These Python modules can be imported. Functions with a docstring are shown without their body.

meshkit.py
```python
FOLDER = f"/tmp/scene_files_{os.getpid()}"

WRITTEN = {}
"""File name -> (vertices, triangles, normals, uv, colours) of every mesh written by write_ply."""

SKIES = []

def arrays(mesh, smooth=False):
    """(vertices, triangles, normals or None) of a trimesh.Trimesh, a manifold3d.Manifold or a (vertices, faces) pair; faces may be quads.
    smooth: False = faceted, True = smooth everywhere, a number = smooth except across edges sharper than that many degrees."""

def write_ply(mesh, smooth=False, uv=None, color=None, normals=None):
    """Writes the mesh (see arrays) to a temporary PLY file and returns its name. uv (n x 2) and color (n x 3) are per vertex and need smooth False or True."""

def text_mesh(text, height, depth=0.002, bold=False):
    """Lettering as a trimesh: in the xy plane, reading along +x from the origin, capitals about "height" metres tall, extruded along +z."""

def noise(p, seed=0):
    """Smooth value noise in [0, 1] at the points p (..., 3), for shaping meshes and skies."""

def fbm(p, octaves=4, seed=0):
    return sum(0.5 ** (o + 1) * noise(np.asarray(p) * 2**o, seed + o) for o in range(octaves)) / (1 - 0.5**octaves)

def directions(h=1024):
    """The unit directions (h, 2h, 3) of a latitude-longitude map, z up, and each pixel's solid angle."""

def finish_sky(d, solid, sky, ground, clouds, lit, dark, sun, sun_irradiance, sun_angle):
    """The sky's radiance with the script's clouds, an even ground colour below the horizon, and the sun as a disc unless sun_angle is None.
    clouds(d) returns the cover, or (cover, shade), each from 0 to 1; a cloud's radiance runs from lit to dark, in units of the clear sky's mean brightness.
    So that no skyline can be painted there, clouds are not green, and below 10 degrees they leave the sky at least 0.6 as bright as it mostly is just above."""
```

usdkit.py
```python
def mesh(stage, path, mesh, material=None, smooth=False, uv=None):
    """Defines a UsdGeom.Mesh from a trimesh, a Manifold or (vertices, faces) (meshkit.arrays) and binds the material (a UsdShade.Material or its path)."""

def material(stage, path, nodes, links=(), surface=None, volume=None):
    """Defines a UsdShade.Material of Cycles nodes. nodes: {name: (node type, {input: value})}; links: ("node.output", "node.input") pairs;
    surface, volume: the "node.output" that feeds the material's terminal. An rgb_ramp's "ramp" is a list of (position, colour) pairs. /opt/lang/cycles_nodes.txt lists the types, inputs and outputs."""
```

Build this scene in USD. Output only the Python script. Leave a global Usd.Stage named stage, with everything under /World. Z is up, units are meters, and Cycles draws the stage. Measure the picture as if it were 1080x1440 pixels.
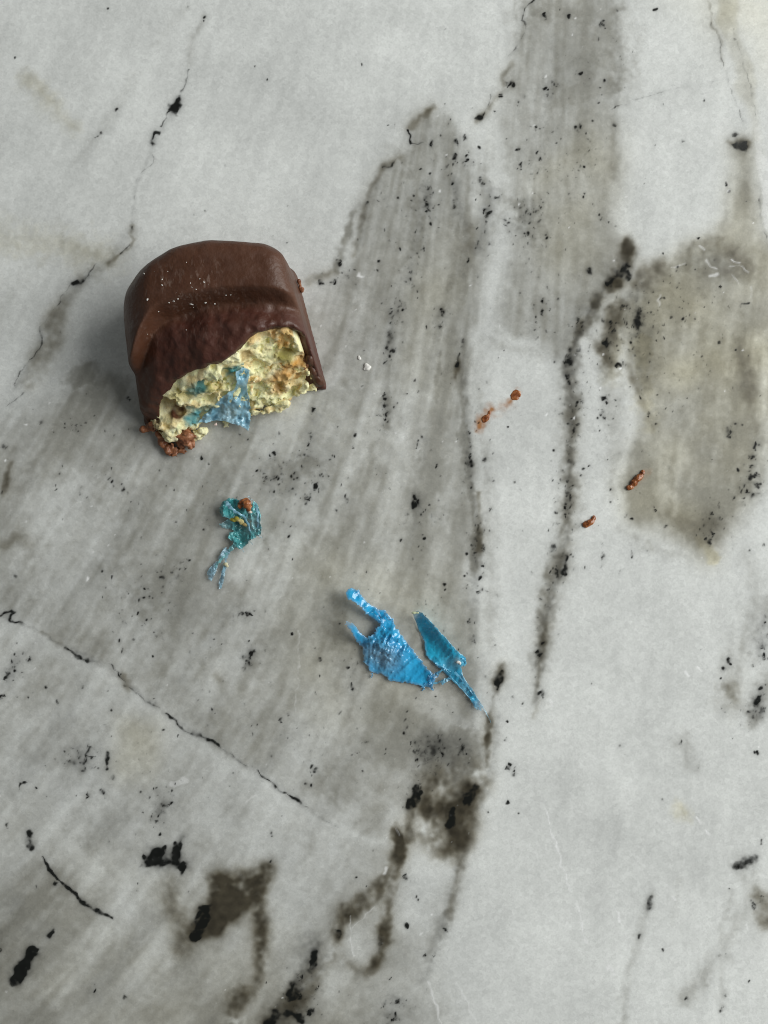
import math, random
import numpy as np, trimesh
from scipy.ndimage import gaussian_filter, map_coordinates
from scipy.spatial import Delaunay
import shapely, shapely.geometry as sg
import usdkit, meshkit
from pxr import Usd, UsdGeom, UsdLux, UsdShade, Gf, Sdf, Vt

stage = Usd.Stage.CreateInMemory()
UsdGeom.SetStageUpAxis(stage, 'Z')
UsdGeom.Xform.Define(stage, '/World')
UsdGeom.Scope.Define(stage, '/World/Looks')
R = np.random.default_rng(11)
random.seed(5)
MM = 0.001
S = 0.1            # millimetres of table per pixel of the photograph
HC = 120.0         # height of the lens above the table, mm

# ------------------------------------------------------------------ camera and light
cam = UsdGeom.Camera.Define(stage, '/World/camera')
cam.AddTranslateOp().Set(Gf.Vec3d(0, 0, HC * MM))
cam.CreateHorizontalApertureAttr(36.0)
cam.CreateVerticalApertureAttr(48.0)
cam.CreateFocalLengthAttr(36.0 * HC / (1080 * S))
cam.CreateClippingRangeAttr(Gf.Vec2f(0.005, 10))
cam.CreateExposureAttr(0.0)

def look_at(prim, pos, target):
    pos, target = np.array(pos, float), np.array(target, float)
    z = pos - target; z /= np.linalg.norm(z)
    x = np.cross([0, 0, 1.0], z); x /= np.linalg.norm(x)
    y = np.cross(z, x)
    m = Gf.Matrix4d(*x, 0, *y, 0, *z, 0, *pos, 1)
    prim.AddTransformOp().Set(m)

win = UsdLux.RectLight.Define(stage, '/World/window_light')      # the kitchen window, beyond the top right of the picture
win.CreateWidthAttr(0.50); win.CreateHeightAttr(0.40)
win.CreateIntensityAttr(6.6)
win.CreateNormalizeAttr(False)
win.CreateColorAttr(Gf.Vec3f(0.985, 1.0, 0.975))
look_at(win, (0.46, 0.12, 0.31), (0.0, 0.01, 0.0))

dome = UsdLux.DomeLight.Define(stage, '/World/room_light')        # light bounced from the room's pale walls
room = usdkit.material(stage, '/World/Looks/room', {'b': ('background_shader', {'color': (0.95, 1.0, 0.98), 'strength': 0.12})}, [], surface='b.background')
UsdShade.MaterialBindingAPI.Apply(dome.GetPrim()).Bind(room)

# ------------------------------------------------------------------ helpers
used = {}
def path_for(name, parent=None):
    base = (parent or '/World') + '/' + name
    n = used.get(base, -1) + 1
    used[base] = n
    return base if n == 0 else f'{base}_{n:03d}'

def tag(p, label=None, cat=None, group=None, kind=None):
    for k, v in (('label', label), ('category', cat), ('group', group), ('kind', kind)):
        if v: p.SetCustomDataByKey(k, v)
    return p

def thing(name, label, cat, group=None, loc=(0, 0, 0)):
    x = UsdGeom.Xform.Define(stage, path_for(name))
    x.AddTranslateOp().Set(Gf.Vec3d(*[c * MM for c in loc]))
    tag(x.GetPrim(), label, cat, group)
    x.loc = np.array(loc, float)
    return x

def obj(name, verts, faces, mat, parent=None, smooth=True, label=None, prim=None):
    """one Mesh; verts in mm, world coordinates"""
    loc = parent.loc if hasattr(parent, 'loc') else np.zeros(3)
    pp = str(parent.GetPath()) if parent is not None else None
    v = (np.asarray(verts, float) - loc) * MM
    m = usdkit.mesh(stage, path_for(name, pp), (v, np.asarray(faces)), mat, smooth)
    if label: tag(m.GetPrim(), label)
    m.loc = loc
    for k, a in (prim or {}).items():
        a = np.asarray(a, np.float32)
        api = UsdGeom.PrimvarsAPI(m)
        if a.ndim == 2:
            api.CreatePrimvar(k, Sdf.ValueTypeNames.Color3fArray, 'vertex').Set(Vt.Vec3fArray.FromNumpy(a))
        else:
            api.CreatePrimvar(k, Sdf.ValueTypeNames.FloatArray, 'vertex').Set(Vt.FloatArray.FromNumpy(a))
    return m

def at(px, py, z=0.0):
    k = S * (1 - z / HC)
    return np.array([(px - 540) * k, (720 - py) * k, z])

def sstep(a, b, x):
    t = np.clip((x - a) / (b - a), 0, 1)
    return t * t * (3 - 2 * t)

def mat(name, nodes, links, surface):
    return usdkit.material(stage, '/World/Looks/' + name, nodes, links, surface=surface)

# ================================================================== the marble countertop
Q = 1.6                                                    # grid step in photo pixels
gx = np.arange(-80, 1161, Q); gy = np.arange(-80, 1521, Q)
NX, NY = len(gx), len(gy)
PX, PY = np.meshgrid(gx, gy)                               # rows run down the picture

def rnd(sig, seed, aniso=None):
    g = np.random.default_rng(seed)
    a = gaussian_filter(g.normal(size=(NY, NX)), sig if aniso is None else aniso, mode='reflect')
    return a / a.std()

LEAN = np.interp(gx, [0, 300, 500, 680, 800, 1080], [-.62, -.45, -.34, -.12, -.04, -.12])[None, :]
def lean(a):
    jj = np.arange(NX)[None, :] - LEAN * (np.arange(NY)[:, None] - NY / 2) * 1.0
    ii = np.broadcast_to(np.arange(NY)[:, None], jj.shape)
    return map_coordinates(a, [ii, jj], order=1, mode='reflect')
def sheared(a, k):                                         # streaks lean: x shifts with y
    jj = (np.arange(NX)[None, :] + k * (np.arange(NY)[:, None] - NY / 2))
    ii = np.broadcast_to(np.arange(NY)[:, None], jj.shape)
    return map_coordinates(a, [ii, jj], order=1, mode='reflect')

wx = 7 * rnd(22, 1) + 3.2 * rnd(7, 2) + 1.4 * rnd(2.6, 3)
wy = 7 * rnd(22, 4) + 3.2 * rnd(7, 5) + 1.4 * rnd(2.6, 6)
WX, WY = PX + wx, PY + wy                                  # warped, for soft-edged zones
VX, VY = PX + 0.22 * wx + 0.9 * rnd(1.6, 7), PY + 0.22 * wy + 0.9 * rnd(1.6, 8)  # lightly warped, for veins

def inside(pts):
    c = np.zeros((NY, NX), bool)
    x0, y0 = pts[-1]
    for x1, y1 in pts:
        if y0 != y1:
            c ^= ((y0 > WY) != (y1 > WY)) & (WX < (x1 - x0) * (WY - y0) / (y1 - y0) + x0)
        x0, y0 = x1, y1
    return c

def zone(F, pts, val, blur, mode='max'):
    m = gaussian_filter(inside(pts).astype(np.float32), blur / Q) * abs(val)
    if mode == 'max': np.maximum(F, m, out=F)
    elif mode == 'add': F += m * np.sign(val)
    else: F *= 1 - m

def stroke(F, pts, w, val, soft=1.5, mode='max', w2=None, gap=0.0, rough=1.0):
    """a vein: w half width (to w2 at its end), soft edge, all in photo pixels"""
    pts = np.array(pts, float)
    pad = max(w, w2 or 0) + soft + 6
    i0, i1 = np.searchsorted(gy, [pts[:, 1].min() - pad, pts[:, 1].max() + pad])
    j0, j1 = np.searchsorted(gx, [pts[:, 0].min() - pad, pts[:, 0].max() + pad])
    if i1 <= i0 or j1 <= j0: return
    x, y = VX[i0:i1, j0:j1], VY[i0:i1, j0:j1]
    best = np.full(x.shape, 1e9); n = len(pts) - 1
    w2 = w if w2 is None else w2
    for k in range(max(n, 1)):
        a = pts[k]; b = pts[min(k + 1, n)]
        d = b - a; L2 = max((d * d).sum(), 1e-9)
        t = np.clip(((x - a[0]) * d[0] + (y - a[1]) * d[1]) / L2, 0, 1)
        dist = np.hypot(x - a[0] - t * d[0], y - a[1] - t * d[1])
        ww = w + (w2 - w) * (k + t) / max(n, 1)
        best = np.minimum(best, dist - ww)
    best = best - np.minimum(max(w, w2) * .34, 3) * rough * WID[i0:i1, j0:j1] - .22 * rough * soft * GRN[i0:i1, j0:j1]
    m = val * (1 - sstep(-soft, soft, best))
    if gap: m *= sstep(-gap, 0.6, BROKEN[i0:i1, j0:j1])
    sub = F[i0:i1, j0:j1]
    if mode == 'max': np.maximum(sub, m, out=sub)
    elif mode == 'add': sub += m
    else: sub *= 1 - m

BROKEN = rnd(2.2, 9); WID = .6 * rnd(9, 61) + .5 * rnd(3.5, 62); GRN = .6 * rnd(2.4, 63) + .5 * rnd(1.1, 64)
G = np.zeros((NY, NX)); W = G.copy(); B = G.copy(); K = G.copy(); L = G.copy(); D = G.copy()

# ---- grey and olive zones
zone(G, [(752, -90), (738, 0), (733, 30), (741, 62), (727, 95), (711, 122), (716, 150), (700, 190), (676, 230), (664, 220), (655, 195),
         (628, 172), (612, 152), (590, 165), (573, 185), (571, 210), (545, 230), (525, 265), (512, 300), (500, 345), (478, 380), (440, 392), (400, 440),
         (230, 560), (140, 530), (60, 560), (10, 590), (-90, 640), (-90, 840), (0, 866), (30, 882), (90, 912), (160, 952), (235, 1008), (300, 1044), (380, 1094), (480, 1168),
         (535, 1185), (575, 1120), (640, 1040), (686, 1000), (672, 900), (668, 780), (664, 640), (662, 560), (676, 480), (690, 400), (716, 330), (700, 250), (760, 200), (868, 255), (867, 0), (874, -90)], 0.80, 10)
zone(G, [(716, 170), (868, 160), (862, 300), (884, 350), (884, 385), (846, 420), (815, 470), (800, 520), (780, 500), (748, 485), (712, 478), (704, 440), (716, 330), (706, 250)], 0.82, 8)
olive = [(878, 430), (905, 395), (940, 362), (965, 340), (1000, 335), (1020, 320), (1018, 300), (1022, 212), (1050, 210), (1064, 280), (1076, 340), (1160, 420), (1160, 640), (1075, 645), (1060, 705),
         (1040, 724), (1010, 765), (1000, 790), (968, 765), (925, 750), (885, 735), (872, 690), (878, 620), (895, 560), (890, 500)]
zone(G, olive, 0.95, 12); zone(W, olive, 0.55, 14)
zone(W, [(560, 380), (620, 300), (640, 420), (600, 560), (560, 520)], 0.25, 25)
zone(W, [(750, 240), (862, 170), (862, 320), (800, 420), (770, 380)], 0.35, 20)
zone(W, [(400, 800), (560, 760), (640, 800), (600, 1000), (420, 1010)], 0.38, 40)
zone(W, [(160, 1010), (235, 1020), (225, 1100), (160, 1110)], 0.55, 12)
zone(W, [(880, -80), (1160, -80), (1160, 150), (1040, 120), (1000, 40)], 0.3, 30)
zone(G, [(997, -90), (998, 30), (1012, 60), (1024, 118), (1040, 165), (1052, 200), (1066, 200), (1052, 130), (1042, 85), (1032, 55), (1024, -90)], 0.36, 3); 
zone(W, [(997, -90), (998, 30), (1012, 60), (1024, 118), (1040, 165), (1052, 200), (1066, 200), (1052, 130), (1042, 85), (1032, 55), (1024, -90)], 0.5, 4)
# lighter columns and lumps inside the grey
for pts, w, v, s in (([(664, 190), (668, 240), (672, 300)], 7, .5, 10), ([(702, 200), (698, 260), (702, 330), (690, 420), (683, 480)], 9, .75, 8), ([(690, 480), (700, 560), (720, 640)], 24, .9, 14),
                     ([(720, 500), (740, 600), (752, 700), (742, 800), (735, 900), (730, 980)], 26, .95, 12), ([(858, 405), (842, 435), (833, 480), (828, 560), (830, 640), (840, 720)], 9, .95, 6, ),
                     ([(855, 530), (862, 600), (850, 700)], 20, .7, 12), ([(625, 1000), (610, 990)], 22, .5, 16), ([(365, 770), (350, 800)], 16, .5, 16), ([(430, 760), (400, 850)], 12, .25, 20),
                     ([(665, 505), (662, 560)], 5, .2, 8), ([(120, 470), (150, 440)], 30, .6, 30), ([(60, 700), (110, 760), (80, 830), (180, 880)], 40, .35, 40), ([(380, 860), (300, 960)], 40, .25, 40),
                     ([(470, 1000), (440, 1060)], 30, .35, 30), ([(440, 1130), (490, 1145)], 14, .5, 14), ([(560, 560), (540, 640)], 14, .25, 16), ([(480, 560), (440, 640), (420, 720)], 12, .3, 16), ([(600, 560), (640, 560), (630, 700)], 16, .22, 18)):
    stroke(G, pts, w, v, s, 'mul')
# darker strokes in the grey, along the bedding
for pts, w, v, s in (([(760, 20), (850, 20), (850, 120), (770, 150)], 30, .95, 30), ([(575, 230), (590, 300), (560, 380)], 20, 1.0, 25), ([(548, 450), (543, 600)], 6, 1.05, 12), ([(655, 360), (650, 480), (640, 530)], 8, 1.0, 12),
                     ([(646, 500), (650, 600), (662, 700), (668, 800)], 7, 1.05, 9), ([(592, 610), (580, 720)], 6, 1.05, 12), ([(385, 660), (440, 650)], 22, 1.0, 20), ([(730, 290), (760, 330)], 26, 1.02, 22), ([(640, 270), (645, 360)], 8, 1.0, 14),
                     ([(630, 400), (618, 450), (610, 560)], 6, 1.0, 10), ([(610, 1060), (650, 1060)], 36, 1.15, 20), ([(760, 420), (770, 460)], 14, .95, 14), ([(560, 560), (700, 640)], 2, .0, 4), ([(5, 760), (40, 760)], 18, 1.0, 18), ([(370, 700), (380, 800)], 5, .9, 18),
                     ([(475, 850), (480, 930)], 26, 1.0, 30), ([(105, 535), (118, 530)], 17, 1.0, 14), ([(235, 800), (205, 860)], 22, .95, 25), ([(500, 300), (470, 380)], 5, .9, 7)):
    stroke(G, pts, w, v, s)
stroke(G, [(835, 440), (806, 480), (800, 540), (806, 620), (800, 700), (786, 770), (772, 850), (762, 920)], 13, .8, 13, 'max', 8)
for pts, w, v, s in (([(650, 470), (655, 560), (660, 640), (666, 720), (672, 800), (668, 900)], 3, .30, 6), ([(868, -40), (868, 120), (864, 250)], 3, .10, 6), ([(600, 620), (585, 720)], 4, .22, 10), ([(548, 440), (545, 610)], 3, .2, 9), ([(470, 880), (500, 930)], 20, .14, 24), ([(390, 660), (450, 640)], 14, .12, 18), ([(680, 930), (650, 1010)], 10, .18, 16), ([(840, 420), (800, 480)], 10, .2, 16), ([(995, 360), (1040, 392)], 16, .2, 18), ([(1040, 470), (1062, 620)], 7, .2, 12)):
    stroke(D, pts, w, v, s)
for pts, w, v, s in (([(-60, 1000), (60, 1100), (120, 1230)], 40, .30, 50), ([(200, 1080), (160, 1200), (140, 1300)], 30, .26, 45), ([(60, 1260), (150, 1330), (60, 1420)], 60, .42, 55), ([(200, 1320), (260, 1420)], 60, .40, 50), ([(300, 1120), (340, 1180), (300, 1210)], 20, .28, 36), ([(430, 1250), (400, 1330), (350, 1420)], 26, .34, 34), ([(480, 1400), (560, 1420)], 30, .36, 36), ([(20, 960), (140, 1010)], 20, .25, 34), ([(0, 1200), (30, 1300)], 20, .40, 30), ([(400, 1180), (470, 1220)], 20, .2, 30), ([(0, 440), (60, 330)], 18, .22, 40), ([(0, 600), (40, 760)], 40, .2, 40)):  # mostly lower left: grey clouds, partly shade painted into the stone
    stroke(G, pts, w, v, s)
for pts, w, v, s in (([(672, 480), (682, 640), (688, 780), (692, 900)], 5, .42, 20), ([(876, 440), (868, 560), (862, 690)], 5, .45, 16), ([(870, 745), (930, 772), (1000, 790)], 5, .35, 14), ([(1070, 690), (1040, 740)], 6, .4, 14), ([(880, 200), (880, 60)], 3, .25, 12), ([(690, 480), (760, 500)], 6, .4, 16)):
    stroke(G, pts, w, v, s, 'max')
for pts, w, v, s in (([(-60, 1130), (40, 1160), (70, 1230)], 26, .34, 34), ([(-40, 1280), (110, 1330), (220, 1420), (60, 1460)], 80, .56, 60), ([(180, 1150), (240, 1180), (200, 1280)], 40, .42, 46), ([(300, 1100), (350, 1160), (380, 1230)], 30, .36, 40), ([(400, 1240), (420, 1330)], 34, .44, 40), ([(300, 1380), (480, 1430), (600, 1440)], 40, .5, 44), ([(-40, 1040), (100, 1020), (200, 1060)], 26, .3, 36)):  # more lower-left grey, part stone tone, part painted shade
    stroke(G, pts, w, v, s)
stroke(G, [(50, 1090), (130, 1120), (120, 1160)], 22, .4, 30, 'mul'); stroke(G, [(400, 1180), (400, 1290)], 16, .3, 26, 'mul'); stroke(G, [(280, 1180), (330, 1190)], 12, .3, 22, 'mul')
zone(G, [(-95, 860), (0, 872), (60, 900), (160, 960), (235, 1015), (300, 1050), (380, 1100), (480, 1172), (560, 1185), (560, 1260), (600, 1330), (640, 1560), (-95, 1560)], .50, 20)  # grey stone below the crack, deepened with painted shade
zone(G, [(-95, 1120), (60, 1200), (240, 1230), (330, 1330), (430, 1330), (560, 1420), (560, 1560), (-95, 1560)], .88, 55)  # lower-left corner darkened: soft shade put into the stone colour
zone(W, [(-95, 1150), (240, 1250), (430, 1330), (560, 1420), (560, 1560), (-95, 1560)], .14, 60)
for pts, w, v, s in (([(40, 1100), (120, 1130)], 26, .45, 34), ([(90, 1180), (130, 1230)], 14, .35, 26), ([(395, 1180), (400, 1290)], 22, .5, 34), ([(180, 1270), (230, 1330), (210, 1380)], 20, .32, 34), ([(300, 1150), (330, 1180)], 16, .35, 30), ([(20, 1010), (120, 1000)], 20, .3, 34), ([(470, 1180), (540, 1090)], 16, .3, 30), ([(500, 1330), (510, 1350)], 10, .5, 12), ([(580, 1210), (590, 1290)], 16, .5, 20), ([(445, 1385), (480, 1420)], 14, .35, 20)):
    stroke(G, pts, w, v, s, 'mul')
stroke(G, [(876, 425), (866, 470), (860, 520)], 12, .85, 12); stroke(G, [(862, 540), (868, 640)], 14, .4, 14); stroke(W, [(876, 425), (860, 520)], 14, .5, 12)
for pts, w, v, s in (([(300, 900), (200, 990)], 10, .35, 18), ([(440, 720), (380, 860), (330, 930)], 9, .4, 16), ([(560, 760), (520, 860), (480, 1000)], 7, .32, 14), ([(130, 690), (60, 800)], 26, .45, 30), ([(250, 700), (170, 830)], 14, .35, 22), ([(170, 1060), (110, 1170)], 14, .4, 22), ([(320, 1090), (260, 1180)], 14, .38, 20), ([(560, 480), (520, 620), (470, 740)], 7, .3, 14), ([(620, 700), (600, 860)], 8, .32, 14), ([(500, 420), (470, 540)], 9, .3, 16), ([(160, 1290), (90, 1400)], 12, .35, 20), ([(460, 1180), (380, 1330), (330, 1440)], 12, .45, 18), ([(1074, 470), (1076, 640)], 7, .5, 12), ([(955, 640), (935, 740)], 10, .22, 14), ([(985, 440), (960, 560)], 12, .18, 16)):
    stroke(G, pts, w, v, s, 'mul')
for pts, w, v, s in (([(330, 850), (250, 960)], 6, .16, 14), ([(90, 1010), (20, 1110)], 10, .2, 16), ([(220, 1290), (130, 1400)], 8, .2, 16), ([(420, 1020), (360, 1100)], 8, .14, 14), ([(200, 690), (110, 850)], 8, .12, 16), ([(20, 1270), (-20, 1330)], 16, .25, 22), ([(520, 900), (490, 1010)], 7, .15, 14)):
    stroke(D, pts, w, v, s)
# dark seam left of the white column at right, continuous, with the smoky stone round it
for pts, w, v, s, w2 in (([(884, 345), (880, 372), (858, 396), (838, 425), (822, 455), (806, 490), (800, 540)], 8, .66, 9, 5), ([(800, 540), (806, 620), (801, 700), (792, 770), (775, 850), (762, 900), (757, 985)], 4, .50, 9, 2), ([(870, 440), (852, 485), (846, 520)], 13, .40, 14, 6), ([(898, 405), (899, 470)], 9, .45, 12, 9), ([(905, 400), (880, 420), (868, 440)], 10, .35, 12, 10), ([(970, 362), (1010, 368), (1044, 386)], 14, .26, 18, 14),
                         ([(640, 255), (655, 330), (650, 380)], 5, .30, 10, 5), ([(690, 270), (682, 320), (670, 350)], 6, .30, 10, 6), ([(540, 235), (515, 290), (500, 350)], 4, .28, 8, 4), ([(600, 260), (590, 320), (560, 400), (545, 500), (540, 600)], 3, .22, 9, 3), ([(635, 390), (615, 460), (600, 540)], 3, .18, 9, 3), ([(700, 1010), (690, 1080), (668, 1150), (645, 1220), (620, 1310), (596, 1380)], 3, .32, 10, 3), ([(706, 940), (690, 1010), (683, 1080)], 4, .4, 7, 3), ([(450, 590), (432, 645), (405, 700)], 5, .22, 10, 5), ([(590, 690), (575, 760)], 6, .26, 12, 6), ([(668, 700), (672, 800), (662, 900)], 5, .32, 9, 4),
                         ([(600, 1040), (640, 1060), (650, 1120), (640, 1180)], 18, .38, 18, 12), ([(440, 1330), (420, 1390), (390, 1440)], 16, .4, 18, 18), ([(0, 868), (60, 892), (150, 938), (230, 1005), (310, 1050), (400, 1112), (470, 1162)], 1.0, .26, 5, 1), ([(182, 325), (150, 372), (110, 402), (60, 470), (20, 545)], 3, .26, 10, 3), ([(250, 145), (215, 200), (190, 260), (182, 325)], .8, .2, 5, .8), ([(212, 1200), (256, 1215)], 10, .35, 14, 10), ([(24, 1372), (44, 1340)], 8, .4, 10, 8)):
    stroke(D, pts, w, v, s, 'max', w2)
for pts, w, v, s, w2 in (([(880, 345), (878, 372), (858, 398), (836, 428)], 8, .5, 6, 7), ([(878, 430), (862, 460), (852, 490), (856, 510)], 9, .55, 8, 7), ([(822, 450), (806, 485), (802, 530)], 5, .42, 6, 4), ([(896, 395), (906, 380), (930, 372)], 9, .4, 9, 8), ([(1002, 372), (1022, 385), (1046, 384)], 12, .42, 10, 8), ([(960, 362), (980, 372)], 10, .4, 8, 10)):
    stroke(B, pts, w, v, s, 'max', w2)
# soft greys in the white
for pts, w, v, s in (([(190, 105), (165, 150), (135, 190), (108, 232)], 3, .26, 12), ([(40, 110), (62, 130), (100, 178)], 9, .33, 13), ([(288, 25), (270, 55), (268, 90)], 3, .35, 8), ([(262, 8), (240, 30), (222, 60)], 4, .25, 9), ([(0, 330), (60, 340), (150, 365)], 16, .35, 26),
                     ([(1072, 850), (1040, 930), (1028, 990)], 12, .5, 22), ([(1078, 960), (1062, 1010)], 10, .6, 14), ([(962, 1040), (972, 1080)], 8, .45, 14), ([(960, 1135), (966, 1145)], 9, .4, 10), ([(1050, 780), (1072, 850)], 8, .25, 16),
                     ([(1045, 1212), (1060, 1260), (1020, 1330), (1010, 1345)], 7, .5, 14), ([(1010, 1345), (985, 1375), (962, 1402)], 10, .55, 14), ([(1030, 1250), (1012, 1320), (1012, 1420)], 3, .45, 9), ([(914, 1260), (896, 1335), (882, 1390), (872, 1450)], 3, .45, 9),
                     ([(955, 1240), (945, 1300)], 2, .25, 9), ([(770, 850), (800, 820)], 6, .25, 12), ([(70, 1060), (60, 1130)], 20, .25, 25), ([(120, 1120), (110, 1180)], 12, .4, 18), ([(225, 1100), (228, 1150), (222, 1190)], 12, .45, 14), ([(5, 900), (20, 960)], 14, .5, 18),
                     ([(90, 1050), (130, 1060)], 16, .45, 14), ([(12, 1190), (5, 1230)], 8, .45, 14), ([(15, 1390), (-10, 1430)], 8, .6, 12), ([(175, 1400), (165, 1425)], 8, .45, 10), ([(150, 1240), (170, 1260)], 16, .45, 16), ([(300, 1350), (320, 1400)], 26, .3, 30), ([(70, 1290), (100, 1310)], 20, .2, 24),
                     ([(500, 1400), (560, 1390)], 16, .4, 20), ([(585, 1400), (570, 1430)], 14, .5, 14), ([(620, 1300), (600, 1350)], 10, .5, 12), ([(660, 1180), (640, 1270), (615, 1330)], 4, .6, 9), ([(430, 1400), (470, 1370)], 14, .3, 20), ([(640, 1240), (600, 1280)], 8, .25, 16)):
    stroke(G, pts, w, v, s)
stroke(W, [(40, 110), (62, 130), (100, 178)], 9, .5, 16); stroke(W, [(960, 1135), (966, 1145)], 9, .9, 10); stroke(W, [(985, 760), (1005, 785)], 8, 1.0, 8); stroke(G, [(985, 765), (1008, 785)], 6, .6, 7)
stroke(W, [(0, 330), (60, 340), (150, 365)], 16, .5, 26); stroke(W, [(905, 480), (910, 600)], 14, 1.0, 16); stroke(D, [(900, 480), (903, 540), (915, 470)], 9, .35, 12)

# ---- brown, translucent dark patches
zone(B, [(128, 375), (112, 396), (116, 408), (106, 428), (98, 446), (92, 478), (72, 505), (50, 540), (38, 545), (20, 540), (33, 508), (57, 482), (55, 462), (78, 440), (96, 420), (108, 398)], .30, 5)
zone(B, [(290, 1242), (320, 1226), (360, 1211), (381, 1213), (379, 1260), (383, 1300), (376, 1340), (366, 1372), (355, 1384), (361, 1330), (363, 1285), (352, 1262), (335, 1285), (312, 1308), (288, 1322), (262, 1330), (276, 1302), (289, 1280)], .90, 4)
stroke(B, [(236, 1245), (250, 1285), (256, 1335)], 9, .42, 12); stroke(B, [(345, 1395), (332, 1425), (325, 1450)], 12, .62, 9); stroke(B, [(366, 1370), (352, 1400)], 5, .5, 6)
zone(B, [(590, 1088), (632, 1066), (672, 1078), (682, 1100), (668, 1140), (657, 1182), (640, 1208), (618, 1192), (602, 1176), (592, 1130)], .62, 7)
stroke(B, [(650, 1085), (640, 1112)], 8, .8, 12, 'mul')
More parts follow.
